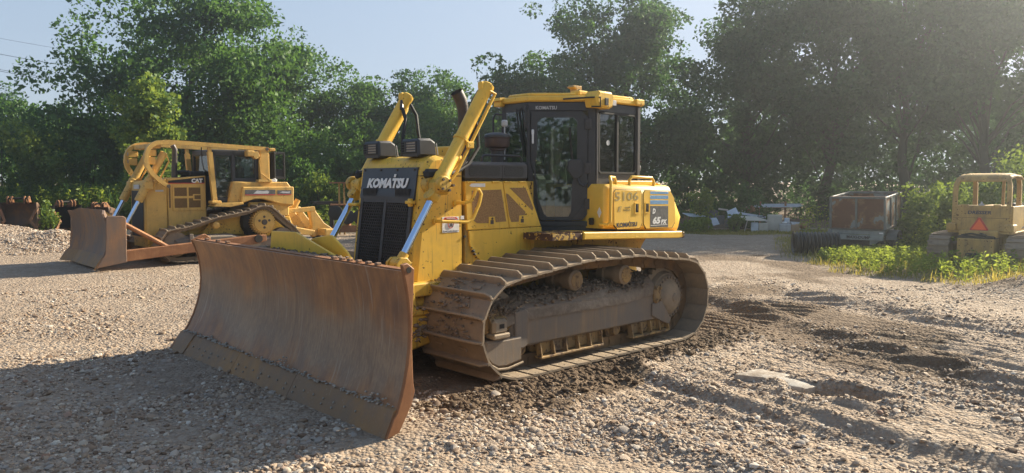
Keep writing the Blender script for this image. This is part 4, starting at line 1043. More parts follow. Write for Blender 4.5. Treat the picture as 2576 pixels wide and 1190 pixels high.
# running boards and fenders
for s in (1, -1):
    fd = part('fender', Y, DZ, lambda b: (b.prism([(3.22, 1.165), (3.22, 1.245), (5.03, 1.178), (5.06, 1.105), (4.98, 1.098)], 1, s * .55, s * 1.0, .01)))
    part('fender_cap', M['step_worn'], fd, lambda b: b.box((5.045, s * .7, 1.098), (5.075, s * 1.003, 1.165), .006))
    st = part('step', M['step_worn'], DZ, lambda b: b.prism([(3.02, 1.245), (2.74, 1.245), (2.74, 1.175), (3.21, 1.165), (3.21, 1.235)], 1, s * .56, s * .985, .006))
    def treads(b):
        for k in range(26): b.box((2.75 + k * .018, s * .95, 1.243), (2.758 + k * .018, s * .985, 1.258), .002)
        b.box((2.74, s * .6, 1.243), (3.22, s * .95, 1.249), .002)
    part('tread_teeth', M['step_worn'], st, treads)
    def skirt(b): b.prism([(2.86, .93), (2.86, 1.21), (4.88, 1.11), (4.80, 1.04), (4.74, .97), (4.69, .88), (3.8, .92)], 1, s * .55, s * .60, .006)
    part('inner_fender', YL, DZ, skirt)
part('tool_box', M['black'], DZ, lambda b: (b.box((3.57, .745, 1.30), (3.62, .80, 1.38), .012), b.cyl((3.60, .78, 1.36), (3.55, .79, 1.36), .02, n=10)))

# undercarriage, both sides
def tpts():
    a = [(4.42, .0), (1.80, .0)]
    a += [(1.80 + .46 * math.cos(R(t)), .46 + .46 * math.sin(R(t))) for t in range(-105, -264, -12)]
    a += [(1.80, .92), (2.3, .975), (2.78, 1.025), (3.2, 1.015), (3.57, 1.022), (4.0, .96), (4.36, .925)]
    a += [(4.42 + .46 * math.cos(R(t)), .46 + .46 * math.sin(R(t))) for t in range(84, -85, -12)]
    return a
for s in (1, -1):
    V0 = s * 1.025
    tr = build_track(DZ, tpts(), .203, V0, .915, .062, (M['steel'], M['link']), rail=.15, rail_h=.115)
    fr = part('track_frame', M['steel_grey'], DZ, lambda b: (b.prism([(1.86, .235), (1.86, .56), (2.0, .625), (3.9, .60), (4.06, .555), (4.10, .42), (4.30, .245)], 1, s * .78, s * 1.30, .025)))
    part('wear_plate', M['steel_grey'], fr, lambda b: b.prism([(1.90, .255), (1.89, .58), (2.02, .605), (2.07, .56), (2.06, .27), (2.0, .235)], 1, s * 1.295, s * 1.325, .008))
    part('frame_gusset', M['steel_grey'], fr, lambda b: b.prism([(4.0, .30), (4.0, .43), (4.18, .45), (4.36, .22), (4.32, .17), (4.22, .2)], 1, s * 1.295, s * 1.32, .006))
    def idl(b):
        b.lathe((1.80, s * .90, .46), (0, s, 0), [(0, .24), (.02, .31), (.08, .325), (.085, .34), (.165, .34), (.17, .325), (.23, .31), (.25, .24)], 30)
    idr = part('front_idler', M['steel'], fr, idl)
    def adj(b):
        b.cyl((1.60, s * 1.24, .50), (1.86, s * 1.24, .50), .075, n=16); b.box((1.58, s * 1.12, .40), (1.90, s * 1.27, .60), .02)
        b.cyl((1.72, s * 1.2, .40), (1.72, s * 1.2, .62), .05, n=14); b.cyl((1.82, s * 1.2, .40), (1.82, s * 1.2, .64), .05, n=14)
    part('track_adjuster', M['yellow_dirty'], fr, adj)
    part('tow_hook', M['steel'], fr, lambda b: (b.box((1.60, s * 1.27, .41), (1.78, s * 1.355, .545), .025), b.box((1.59, s * 1.25, .37), (1.79, s * 1.37, .42), .012)))
    part('hook_hole', M['grease'], fr, lambda b: b.box((1.665, s * 1.354, .465), (1.725, s * 1.3575, .505), .0015))
    part('idler_guard', M['steel_grey'], fr, lambda b: b.prism([(1.53, .36), (1.50, .30), (1.52, .22), (1.58, .15), (1.66, .11), (1.76, .10), (1.97, .13), (1.97, .36)], 1, s * 1.18, s * 1.34, .02))
    part('guard_lip', M['steel'], fr, lambda b: b.sweep([(1.495, s * 1.345, .31), (1.515, s * 1.345, .21), (1.58, s * 1.345, .14), (1.66, s * 1.345, .095), (1.78, s * 1.345, .085), (1.97, s * 1.345, .115)], .011, n=6))
    for (u0, u1) in ((2.25, 3.15), (3.66, 4.32)):
        def rguard(b):
            b.box((u0, s * 1.24, .125), (u1, s * 1.262, .235), .004)
            b.box((u0 - .02, s * 1.235, .095), (u1 + .0, s * 1.335, .115), .004)
            for k in range(6 if u1 - u0 > .8 else 5):
                q = u0 + (u1 - u0) * k / (5 if u1 - u0 > .8 else 4); b.prism([(1.255, .11), (1.325, .11), (1.30, .245), (1.255, .245)] if s > 0 else [(-1.255, .11), (-1.325, .11), (-1.30, .245), (-1.255, .245)], 0, q - .008, q + .008, .002)
        part('roller_guard', M['yellow_dirty'], fr, rguard)
    for k in range(8):
        u = 2.06 + k * .285
        def rol(b): b.lathe((u, s * .87, .205), (0, s, 0), [(0, .05), (.01, .115), (.05, .115), (.055, .09), (.255, .09), (.26, .115), (.30, .115), (.31, .07), (.36, .06), (.37, .03)], 18)
        part('track_roller', M['yellow_dirty'], fr, rol)
    for u, z in ((2.77, .80), (3.56, .79)):
        cr = part('carrier_roller', M['steel'], fr, lambda b: b.lathe((u, s * .95, z), (0, s, 0), [(0, .07), (.01, .11), (.10, .11), (.105, .085), (.22, .085), (.225, .105), (.33, .105), (.345, .09)], 20))
        part('roller_cap', M['yellow_dirty'], cr, lambda b: b.lathe((u, s * 1.29, z), (0, s, 0), [(0, .085), (.012, .082), (.016, .03), (.02, .028)], 20))
        part('roller_post', M['steel'], cr, lambda b: b.box((u - .06, s * .80, .58), (u + .06, s * .95, .80), .02))
    def spr(b):
        n = 27; vs_ = []
        poly = []
        for k in range(n):
            for da, r in ((-.35, .335), (-.15, .372), (.15, .372), (.35, .335)):
                a = 2 * math.pi * (k + da) / n; poly.append((4.42 + r * math.cos(a), .46 + r * math.sin(a)))
        b.prism(poly, 1, s * 1.09, s * 1.15, .004)
        b.lathe((4.42, s * .98, .46), (0, s, 0), [(0, .33), (.1, .32), (.13, .30), (.2, .285), (.23, .27)], 36)
    sp = part('drive_sprocket', M['steel'], DZ, spr)
    def hub(b):
        b.lathe((4.42, s * 1.19, .46), (0, s, 0), [(0, .262), (.02, .262), (.035, .25), (.05, .245), (.052, .205), (.06, .195), (.10, .16), (.125, .10), (.13, .05), (.145, .04), (.147, .015)], 36)
    hb = part('hub_cover', M['steel'], sp, hub)
    def hbolts(b):
        for k in range(26):
            a = 2 * math.pi * k / 26; b.cyl((4.42 + .224 * math.cos(a), s * 1.235, .46 + .224 * math.sin(a)), (4.42 + .224 * math.cos(a), s * 1.258, .46 + .224 * math.sin(a)), .0145, n=6)
    part('hub_bolts', M['steel_grey'], hb, hbolts)['kind'] = 'stuff'
    def pcap(b):
        b.prism([(4.03, .46), (4.02, .58), (4.05, .63), (4.11, .63), (4.14, .58), (4.15, .48), (4.12, .44), (4.06, .43)], 1, s * 1.295, s * 1.335, .012)
        for u, z in ((4.05, .60), (4.12, .60), (4.05, .47), (4.125, .47)): b.cyl((u, s * 1.33, z), (u, s * 1.352, z), .018, n=6)
    part('pivot_cap', M['yellow_dirty'], fr, pcap)
    # caked mud on the frame
    mp = []; r2 = random.Random(11 + s)
    def bank(b):
        rows = []
        for i in range(60):
            u = 1.60 + 2.46 * i / 59; row = []
            for j in range(14):
                v = .80 + .515 * j / 13
                e = max(0, min(1, (1.315 - v) / .10)); h = .60 - (max(0, 1.95 - u) * .25) + e * (.055 + .07 * (.4 + .6 * abs(math.sin(u * 2.3 + 1)))) * min(1, (1.4 - v) / .3) + (.10 * (u - 3.6) if u > 3.6 else 0)
                row.append((u, s * v, h + .028 * mnoise.noise(Vector((u * 9, v * 9, s))) * e + .015 * mnoise.noise(Vector((u * 27, v * 27, s))) - (.05 if j == 13 else 0)))
            rows.append(row)
        b.slab(rows, (0, 0, -.06))
    part('mud_bank', M['mud'], fr, bank, 60)
    for k in range(1100):
        u = r2.uniform(1.62, 4.05); v = r2.uniform(.80, 1.31)
        h = .615 - (.12 if u < 1.95 else 0) * (1.95 - u) * 2 + (.055 + .07 * (.4 + .6 * abs(math.sin(u * 2.3 + 1)))) * min(1, (1.4 - v) / .3) * min(1, (1.33 - v) / .1)
        if u > 3.6: h += .05 * (u - 3.6) * 2
        mp.append((u, s * v, h + r2.uniform(-.015, .018)))
    lumps(fr, 'caked_mud', M['mud'], mp, .005, .02, .8, seed=4)
    lumps(fr, 'caked_mud', M['mud'], [(r2.uniform(1.57, 1.95), s * r2.uniform(1.1, 1.33), r2.gauss(.60, .02)) for k in range(200)], .006, .018, .8, seed=6)
    lumps(fr, 'loose_gravel', M['mud'], [(r2.uniform(1.5, 4.6), s * r2.uniform(1.25, 1.47), .008 + r2.uniform(0, .01)) for k in range(260)], .006, .018, .6, seed=7)
    # soil and stones lying on the upper shoes
    tp = []
    for k in range(620):
        u = r2.uniform(1.7, 4.3); z = np.interp(u, [1.8, 2.3, 2.78, 3.2, 3.57, 4.0, 4.36], [.92, .975, 1.025, 1.015, 1.022, .96, .925]); v = 1.025 + r2.gauss(0, .2)
        if abs(v - 1.025) < .42: tp.append((u, s * v, z + .006))
    lumps(tr, 'caked_soil', M['mud'], tp, .006, .02, .5, seed=8)
    lumps(tr, 'caked_soil', M['mud'], [(1.80 - .47 * math.cos(a), s * (1.0 + r2.gauss(0, .16)), .46 + .47 * math.sin(a)) for a in [r2.uniform(-.2, 1.2) for k in range(200)]], .006, .018, .8, seed=9)
for k_ in ('_cu', '_cz'): del DZ[k_]
# ------------------------------------------------------------------ ochre dozer with high sprockets, behind on the left
CT = thing('bulldozer', 'ochre bulldozer with raised drive sprockets, looped guard bars and ripper, parked behind on the left', 'bulldozer', (-7.566, 17.845, 0), R(42), group=None)
CT['_cu'] = .8; CT['_cz'] = .5
CY = M['cat_yellow']
def catblade(b):
    pr = [(-2.13, .07), (-2.05, .2), (-1.98, .33), (-1.93, .5), (-1.91, .68), (-1.92, .9), (-1.96, 1.1), (-2.0, 1.2)]
    vv = [-1.38, -1.2, -.95, -.6, 0, .6, .95, 1.2, 1.40]
    sh = lambda v: -.0 if abs(v) < .95 else -.30 * (abs(v) - .95)
    b.slab([[(u + sh(v) + .10, v, z - (.06 if abs(v) > 1.1 and z > 1 else 0)) for v in vv] for u, z in pr], (.04, 0, 0))
cb = part('blade', M['blade'], CT, catblade, 45)
part('blade_wing', M['blade'], cb, lambda b: b.prism([(-2.17, .06), (-2.0, .33), (-1.97, .66), (-1.96, 1.06), (-1.93, 1.10), (-1.64, 1.085), (-1.59, 1.04), (-1.60, .15)], 1, 1.39, 1.43, .008))
part('blade_wing', M['blade'], cb, lambda b: b.prism([(-2.17, .06), (-2.0, .33), (-1.97, .66), (-1.96, 1.06), (-1.93, 1.10), (-1.64, 1.085), (-1.59, 1.04), (-1.60, .15)], 1, -1.43, -1.39, .008))
for v0, v1 in ((-1.42, -.95), (-.945, .945), (.95, 1.42)):
    def ce(b):
        sh = lambda v: -.0 if abs(v) < .951 else -.30 * (abs(v) - .95)
        b.slab([[(u + sh(v) + .08, v, z) for v in np.linspace(v0, v1, 3)] for u, z in ((-2.0, .27), (-2.07, .17), (-2.16, .03))], (.035, 0, 0))
    part('cutting_edge', M['blade_edge'], cb, ce)
part('blade_bracket', CY, cb, lambda b: (b.box((-1.72, -.7, .3), (-1.5, .7, 1.0), .03), b.prism([(-1.74, 1.0), (-1.76, 1.16), (-1.45, .9), (-1.35, .75), (-1.5, .7)], 1, .48, .62, .01), b.prism([(-1.74, 1.0), (-1.76, 1.16), (-1.45, .9), (-1.35, .75), (-1.5, .7)], 1, -.62, -.48, .01)))
for s in (1, -1):
    pa = part('push_arm', M['blade_rust'], CT, lambda b: b.prism([(-1.62, .14), (-1.62, .37), (1.2, .56), (1.45, .56), (1.45, .42), (1.2, .36)], 1, s * 1.10, s * 1.26, .012))
    part('trunnion', M['grease'], pa, lambda b: b.cyl((1.25, s * 1.26, .48), (1.25, s * 1.30, .48), .09, n=16))
    part('arm_brace', M['blade_rust'], pa, lambda b: b.sweep([(-1.55, s * 1.08, .92), (-.69, s * 1.14, .38)], .05, n=10))
    lc = part('lift_cylinder', CY, CT, lambda b: (b.lathe((-1.09, s * .55, 1.36), (.57, 0, 1.07), [(0, .085), (.04, .09), (.35, .09), (.36, .078), (.42, .10), (.52, .10), (.54, .08), (1.18, .08), (1.2, .06)], 16),
                                                  b.box((-.98, s * .42, 1.60), (-.78, s * .66, 1.80), .03)))
    part('rod', M['chrome_sky'], lc, lambda b: b.cyl((-1.34, s * .55, .88), (-1.08, s * .55, 1.37), .042, n=12))
    part('oil_pipe', CY, lc, lambda b: b.sweep([(-.50, s * .62, 2.36), (-.46, s * .64, 2.22), (-.78, s * .64, 1.62)], .018, n=6))
def cguard(b):
    b.prism([(-.95, .55), (-.93, 1.72), (-.90, 1.78), (-.47, 1.84), (-.47, .45)], 1, -.5, .5, .03)
cg = part('radiator_guard', CY, CT, cguard)
part('grille', M['vent'], cg, lambda b: b.slab([[(-.962, -.40, .58), (-.962, .40, .58)], [(-.945, -.40, 1.58), (-.945, .40, 1.58)]], (.01, 0, 0)))
part('number_plate', M['letter_grey'], cg, lambda b: b.box((-.965, -.18, 1.62), (-.94, .18, 1.71), .004))
part('emblem', M['letter_grey'], cg, lambda b: b.box((-.72, .498, 1.56), (-.55, .504, 1.60), .002))
def chood(b):
    b.prism([(-.46, .6), (-.46, 1.84), (.38, 1.915), (.38, .6)], 1, -.49, .49, .01); b.box((-.47, -.3, 1.8), (.36, .3, 1.87), .03)
ch = part('hood', CY, CT, chood)
part('hood_stripe', M['black'], ch, lambda b: b.prism([(-.44, 1.745), (-.44, 1.80), (.35, 1.885), (.35, 1.745)], 1, .485, .495, .001))
part('red_line', M['red'], ch, lambda b: b.box((-.44, .4945, 1.735), (.35, .4975, 1.752), .0005))
put_text(ch, "CAT", (.185, .4965, 1.80), .25, .10, M['white'], bold=.06, depth=.003)
part('emblem_triangle', M['cat_yellow'], ch, lambda b: b.prism([(.13, 1.745), (.185, 1.80), (.24, 1.745)], 1, .498, .5, .0003))
cdo = part('engine_door', CY, ch, lambda b: b.prism([(-.36, 1.13), (-.36, 1.70), (.36, 1.70), (.36, 1.13)], 1, .485, .505, .004))
for u0, u1, z0, z1 in ((-.32, -.05, 1.46, 1.65), (-.01, .25, 1.46, 1.65), (-.32, -.05, 1.20, 1.41), (-.01, .25, 1.20, 1.41)):
    part('mesh_screen', M['screen_cat'], cdo, lambda b: b.box((u0, .5, z0), (u1, .508, z1), .003))
part('latch_frame', CY, cdo, lambda b: b.box((.08, .5, 1.36), (.27, .515, 1.50), .004)); part('latch_pocket', M['screen_cat'], cdo, lambda b: b.box((.11, .51, 1.385), (.25, .517, 1.475), .003))
part('side_slot', M['screen_cat'], ch, lambda b: b.box((-.435, .488, 1.2), (-.40, .4945, 1.66), .002))
part('main_frame', M['yellow_low'], CT, lambda b: b.prism([(-.9, .35), (-.9, .6), (2.4, .95), (2.5, .7), (2.3, .3)], 1, -.5, .5, .02))
# sweeps and roll-over frame
for s in (1, -1):
    LP = [(-.50, 1.66), (-.70, 1.81), (-.84, 1.95), (-.93, 2.1), (-.955, 2.22), (-.945, 2.36), (-.90, 2.48), (-.82, 2.57), (-.71, 2.615), (-.55, 2.635), (-.38, 2.635), (1.78, 2.545)]
    lp_ = part('guard_bar', CY, CT, lambda b: b.sweep([(u, s * .70, z) for u, z in LP], .05, sq=(.09, .105), up=(0, s, 0)), 50)
    part('pivot_pin', M['bolt'], lp_, lambda b: b.cyl((1.74, s * .74, 2.545), (1.74, s * .765, 2.545), .04, n=12))
    part('pivot_pin', M['bolt'], lp_, lambda b: b.cyl((-.52, s * .74, 1.68), (-.52, s * .765, 1.68), .04, n=12))
    part('canopy_post', CY, lp_, lambda b: (b.sweep([(.40, s * .70, 2.55), (.405, s * .70, 2.42)], .035, sq=(.07, .07), up=(0, 1, 0)), b.sweep([(.405, s * .70, 2.44), (.49, s * .70, 1.34)], .05, sq=(.10, .10), up=(0, 1, 0)), b.box((.40, s * .55, 1.28), (.62, s * .78, 1.35), .015)))
    part('rollover_post', CY, lp_, lambda b: (b.box((1.57, s * .62, 1.80), (1.80, s * .74, 2.56), .015), b.box((1.50, s * .58, 1.76), (1.84, s * .78, 1.83), .015)))
    part('rollover_rail', CY, lp_, lambda b: b.sweep([(1.56, s * .765, 2.33), (1.54, s * .77, 2.25), (1.56, s * .77, 1.98), (1.78, s * .77, 1.82)], .014, n=6))
    wl = part('work_light', CY, lp_, lambda b: (b.box((1.22, s * .66, 2.36), (1.40, s * .84, 2.50), .02), b.prism([(1.36, 2.46), (1.48, 2.48), (1.53, 2.36), (1.44, 2.30), (1.38, 2.34)], 1, s * .70, s * .84, .005)))
    part('lamp_box', CY, lp_, lambda b: (b.box((-.93, s * .60, 2.33), (-.72, s * .66, 2.47), .01), b.box((-.93, s * .60, 2.15), (-.74, s * .66, 2.31), .01)))
    part('lens', M['lens'], lp_, lambda b: (b.cyl((-.94, s * .63, 2.40), (-.93, s * .63, 2.40), .04, n=10), b.cyl((-.94, s * .63, 2.23), (-.93, s * .63, 2.23), .04, n=10)))
for q0, q1 in (((-.80, -.66, 2.50), (-.62, .66, 2.60)), ((1.60, -.62, 2.46), (1.80, .62, 2.58)), ((1.81, -.75, 2.50), (1.95, .75, 2.57))): part('canopy_cross', CY, CT, lambda b: b.box(q0, q1, .012))
# cab
def ccab(b):
    for s in (1, -1):
        for u in (.53, .98, 1.54): b.box((u - .04, s * .54, 1.3), (u + .04, s * .62, 2.5), .012)
        b.box((.50, s * .54, 2.38), (1.58, s * .62, 2.5), .01); b.box((.98, s * .54, 1.3), (1.58, s * .62, 1.86), .01); b.box((.5, s * .54, 1.28), (1.0, s * .62, 1.42), .01)
    b.box((.49, -.58, 2.38), (1.6, .58, 2.51), .02); b.box((.5, -.6, 1.2), (1.6, .6, 1.3), .01); b.box((1.54, -.6, 1.3), (1.6, .6, 1.9), .01); b.box((.5, -.58, 1.3), (.56, .58, 1.9), .01)
cc = part('cab', M['dark'], CT, ccab)
for s in (1, -1):
    part('window_pane', M['glass'], cc, lambda b: b.box((.56, s * .575, 1.42), (.95, s * .58, 2.39), 0), smooth=0)
    part('window_pane', M['glass'], cc, lambda b: b.box((1.02, s * .575, 1.85), (1.51, s * .58, 2.39), 0), smooth=0)
part('window_pane', M['glass'], cc, lambda b: b.box((.52, -.54, 1.88), (.525, .54, 2.39), 0), smooth=0)
part('window_pane', M['glass'], cc, lambda b: b.box((1.57, -.54, 1.88), (1.575, .54, 2.39), 0), smooth=0)
part('operator_seat', M['seat'], cc, lambda b: (b.box((.95, -.22, 1.5), (1.35, .22, 1.68), .04), b.box((1.28, -.22, 1.6), (1.42, .22, 2.15), .05)))
part('window_guard', M['black'], CT, lambda b: (b.box((2.0, -.55, 1.85), (2.04, .55, 2.49), .01), b.box((2.02, .50, 1.84), (2.28, .54, 1.90), .008), b.box((2.02, .50, 2.43), (2.28, .54, 2.49), .008), b.box((2.25, .50, 1.84), (2.29, .54, 2.49), .008), b.box((2.02, .515, 1.9), (2.28, .52, 2.08), .002)))
def ctank(b):
    b.prism([(1.12, 1.66), (1.06, 1.27), (1.38, 1.37), (1.60, 1.375), (1.98, 1.26), (2.37, 1.21), (2.38, 1.63), (2.36, 1.66)], 1, -.80, .80, .02)
    b.prism([(.92, 1.78), (.80, 1.28), (1.1, 1.27), (1.15, 1.64), (2.35, 1.64), (2.25, 1.77)], 1, -.72, .72, .02)
ck = part('rear_tank', CY, CT, ctank)
part('decal_band', M['grey_decal'], ck, lambda b: b.box((1.16, .798, 1.475), (1.90, .8035, 1.59), .001)); part('decal_band', M['grey_decal'], ck, lambda b: b.box((1.95, .798, 1.475), (2.31, .8035, 1.575), .001))
part('red_line', M['red'], ck, lambda b: (b.box((1.16, .802, 1.462), (1.90, .805, 1.48), .0005), b.box((1.95, .802, 1.462), (2.31, .805, 1.48), .0005)))
part('scuffed_lettering', M['letter_grey'], ck, lambda b: (b.prism([(1.36, 1.50), (1.45, 1.575), (1.60, 1.56), (1.70, 1.572), (1.75, 1.54), (1.72, 1.50), (1.5, 1.495)], 1, .8032, .8042, 0), b.prism([(2.02, 1.52), (2.08, 1.55), (2.2, 1.54), (2.28, 1.55), (2.26, 1.50), (2.1, 1.505)], 1, .8032, .8042, 0)))
part('fuel_cap', M['letter_grey'], ck, lambda b: (b.lathe((1.98, .6, 1.77), (0, 0, 1), [(0, .05), (.03, .06), (.06, .055), (.09, .02)], 12), b.prism([(1.45, 1.76), (1.6, 1.83), (1.9, 1.83), (2.0, 1.77)], 1, .3, .7, .01)))
part('fender', CY, CT, lambda b: (b.prism([(.42, 1.22), (.50, 1.30), (1.1, 1.30), (1.1, 1.26), (.8, 1.2)], 1, .45, .85, .01), b.prism([(.42, 1.22), (.50, 1.30), (1.1, 1.30), (1.1, 1.26), (.8, 1.2)], 1, -.85, -.45, .01), b.box((1.3, -.7, .95), (2.3, .7, 1.3), .03)))
part('exhaust_pipe', M['exhaust'], CT, lambda b: b.sweep([(-.14, 0, 1.85), (-.12, 0, 2.4), (-.11, 0, 2.5), (-.16, 0, 2.6)], [.07, .06, .06, .055], n=12))
part('air_intake', M['black'], CT, lambda b: (b.lathe((.10, -.12, 1.88), (0, 0, 1), [(0, .06), (.05, .06), (.06, .16), (.13, .17), (.16, .12)], 18), b.box((.14, -.2, 1.9), (.48, .2, 2.02), .03)))
part('mirror_arm', M['black'], CT, lambda b: b.sweep([(.24, .66, 2.55), (.25, .66, 2.2), (.30, .62, 2.05), (.42, .58, 1.98)], .012, n=6))
# undercarriage
def cpts():
    a = [(2.02, .03), (-.45, .03)]
    a += [(-.45 + .39 * math.cos(R(t)), .42 + .39 * math.sin(R(t))) for t in range(-105, -250, -15)]
    a += [(-.28, .79), (.37, .985), (.42, 1.0), (1.15, 1.12), (1.38, 1.215)]
    a += [(1.52 + .40 * math.cos(R(t)), .84 + .40 * math.sin(R(t))) for t in range(96, 30, -13)]
    a += [(2.02 + .39 * math.cos(R(t)), .42 + .39 * math.sin(R(t))) for t in range(38, -85, -15)]
    return a
for s in (1, -1):
    tr = build_track(CT, cpts(), .19, s * .82, .50, .05, (M['steel'], M['steel']))
    fr = part('track_frame', M['steel_grey'], CT, lambda b: (b.prism([(-.5, .22), (-.5, .52), (-.17, .60), (.75, .60), (1.05, .5), (2.0, .5), (2.05, .22)], 1, s * .62, s * 1.0, .05), b.box((-.2, s * .98, .25), (-.12, s * 1.03, .64), .01)))
    part('front_idler', M['steel'], fr, lambda b: b.lathe((-.45, s * .72, .42), (0, s, 0), [(0, .2), (.02, .27), (.2, .27), (.22, .2)], 24))
    part('rear_idler', M['steel'], fr, lambda b: b.lathe((2.02, s * .72, .42), (0, s, 0), [(0, .2), (.02, .27), (.2, .27), (.22, .2)], 24))
    part('carrier_roller', CY, fr, lambda b: b.lathe((.41, s * .8, .81), (0, s, 0), [(0, .08), (.18, .08), (.2, .05)], 16))
    def cspr(b):
        poly = []
        for k in range(30):
            for da, r in ((-.3, .265), (-.15, .295), (.15, .295), (.3, .265)):
                a = 2 * math.pi * (k + da) / 30; poly.append((1.52 + r * math.cos(a), .84 + r * math.sin(a)))
        b.prism(poly, 1, s * .80, s * .97, .006); b.lathe((1.52, s * .95, .84), (0, s, 0), [(0, .245), (.05, .24), (.055, .22)], 30)
    sp = part('drive_sprocket', CY, CT, cspr)
    part('sprocket_hub', M['bolt'], sp, lambda b: (b.cyl((1.52, s * 1.0, .84), (1.52, s * 1.03, .84), .065, n=16), [b.cyl((1.52 + .125 * math.cos(a), s * 1.0, .84 + .125 * math.sin(a)), (1.52 + .125 * math.cos(a), s * 1.012, .84 + .125 * math.sin(a)), .03, n=10) for a in (math.pi / 2, -math.pi / 2, .3, math.pi - .3)]))
    part('final_drive', M['grease'], CT, lambda b: b.lathe((1.45, s * .45, .84), (0, s, 0), [(0, .36), (.3, .34), (.36, .25)], 20))
    part('bogie_side', M['yellow_low'], CT, lambda b: b.prism([(.2, .6), (.5, .95), (1.2, 1.05), (1.2, .55)], 1, s * .52, s * .6, .01))
# ripper
rp = part('ripper', CY, CT, lambda b: (b.prism([(3.05, 1.14), (3.12, 1.13), (3.20, 1.0), (3.40, .74), (3.70, .54), (3.68, .44), (3.20, .42), (3.10, .38), (3.02, .46), (3.07, .7), (3.0, 1.02)], 1, .22, .38, .02),
                                     b.prism([(3.05, 1.14), (3.12, 1.13), (3.20, 1.0), (3.40, .74), (3.70, .54), (3.68, .44), (3.20, .42), (3.10, .38), (3.02, .46), (3.07, .7), (3.0, 1.02)], 1, -.5, -.34, .02), b.box((3.2, -.8, .42), (3.5, .8, .60), .03)))
part('upper_link', CY, rp, lambda b: (b.prism([(2.2, 1.0), (2.2, 1.10), (3.08, 1.16), (3.1, 1.04)], 1, .40, .50, .01), b.prism([(2.2, 1.0), (2.2, 1.10), (3.08, 1.16), (3.1, 1.04)], 1, -.62, -.52, .01)))
part('lower_link', CY, rp, lambda b: b.prism([(2.3, .62), (2.3, .72), (3.08, .56), (3.1, .42), (2.6, .48)], 1, -.5, .5, .02))
part('cross_plate', CY, rp, lambda b: b.prism([(2.5, 1.10), (2.62, 1.10), (2.98, .62), (2.75, .55), (2.45, .75)], 1, -.25, .25, .02))
part('tilt_cylinder', CY, rp, lambda b: b.cyl((2.45, .05, .62), (2.85, .05, 1.32), .07, n=12)); part('rod', M['chrome_sky'], rp, lambda b: b.cyl((2.42, .15, .70), (2.52, .15, .90), .03, n=10))
part('tooth', M['grease'], rp, lambda b: b.box((3.3, -.1, .10), (3.45, .1, .45), .02))
for k_ in ('_cu', '_cz'): del CT[k_]
part('transmission_case', M['grease'], CT, lambda b: b.box((-.85, -.42, .35), (.4, .42, .75), .03))

# ------------------------------------------------------------------ faded dozer seen from behind, right edge
DR = thing('bulldozer', 'faded yellow bulldozer seen from behind with an orange triangle, at the right edge', 'bulldozer', (9.55, 16.03, 0), R(-134))
DR['_cu'] = -1.1; DR['_cz'] = .35
DY = M['dresser_yellow']
part('seat_tank', DY, DR, lambda b: b.prism([(.47, 1.28), (.49, 1.24), (.56, .74), (-.56, .74), (-.49, 1.24), (-.47, 1.28)], 0, -.78, -.36, .02))
part('tank_side', DY, DR, lambda b: b.prism([(-1.45, .72), (-1.35, 1.27), (-.4, 1.27), (-.4, .72)], 1, -.58, -.50, .01))
put_text(DR, "DRESSER", (-.355, .02, 1.135), .44, .072, M['letter_navy'], right=(0, -1, 0), bold=.035, shear=.15, depth=.003)
part('tank_seam', M['step_worn'], DR, lambda b: b.box((-.361, -.52, 1.02), (-.358, .52, 1.026), .0005))
tg = part('warning_triangle', M['red'], DR, lambda b: b.prism([(.035, 1.03), (-.005, 1.03), (-.16, .78), (-.14, .755), (.17, .755), (.19, .78)], 0, -.36, -.345, .002))
part('triangle_face', M['orange'], tg, lambda b: b.prism([(.015, 1.0), (-.125, .775), (.155, .775)], 0, -.346, -.341, .001))
for v in (.30, -.30): part('top_block', DY, DR, lambda b: b.box((-.42, v - .07, 1.235), (-.34, v + .07, 1.30), .008))
part('tank_cap', M['letter_grey'], DR, lambda b: (b.lathe((-.5, .02, 1.28), (0, 0, 1), [(0, .05), (.03, .05), (.04, .02), (.08, .015)], 12)))
part('tank_cap', M['dark'], DR, lambda b: b.lathe((-.7, -.50, 1.27), (0, 0, 1), [(0, .06), (.06, .06), (.07, .04)], 12))
part('body', DY, DR, lambda b: (b.box((-.7, -.36, .62), (-.2, .36, .76), .02), b.box((-2.6, -.36, .35), (-.7, .36, 1.05), .03), b.box((-2.7, -.35, .4), (-1.5, .35, 1.25), .04)))
part('gearbox', DY, DR, lambda b: b.box((-.6, -.33, .16), (-.10, .36, .60), .02))
part('gearbox_cover', DY, DR, lambda b: (b.sweep(arc((.03, .45), .10, 0, 360, 24, (1, 2), -.097), .006, n=5)))
def gb(b):
    for v in (-.28, -.15, .2, .31):
        for z in (.22, .33, .44, .56): b.cyl((-.102, v, z), (-.095, v, z), .010, n=6)
part('gearbox_bolts', M['grease'], DR, gb)
part('drawbar', M['grease'], DR, lambda b: (b.box((-.3, -.15, .2), (-.04, .18, .30), .02), b.box((-.5, -.33, .58), (-.12, .36, .66), .03)))
part('hydraulic_lines', M['grease'], DR, lambda b: (b.sweep([(-.2, -.2, .62), (-.12, -.15, .68), (-.2, -.05, .70)], .025, n=6), b.sweep([(-.2, .3, .66), (-.12, .1, .70), (-.2, -.1, .66)], .02, n=6)))
for s in (1, -1):
    part('fender', DY, DR, lambda b: (b.box((-1.6, s * .36, .70), (-.30, s * .60, .74), .01), b.box((-.62, s * .44, .74), (-.28, s * .62, .90), .02)))
    part('rollover_frame', DY, DR, lambda b: b.sweep([(-.42, s * .50, .80), (-.42, s * .50, 1.55), (-.44, s * .495, 1.70), (-.50, s * .46, 1.82), (-.62, s * .40, 1.885), (-.80, s * .40, 1.90), (-1.5, s * .42, 1.89), (-1.62, s * .42, 1.83), (-1.68, s * .42, 1.72), (-1.70, s * .42, .75)], .05, sq=(.085, .085), up=(0, 1, 0)), 50)
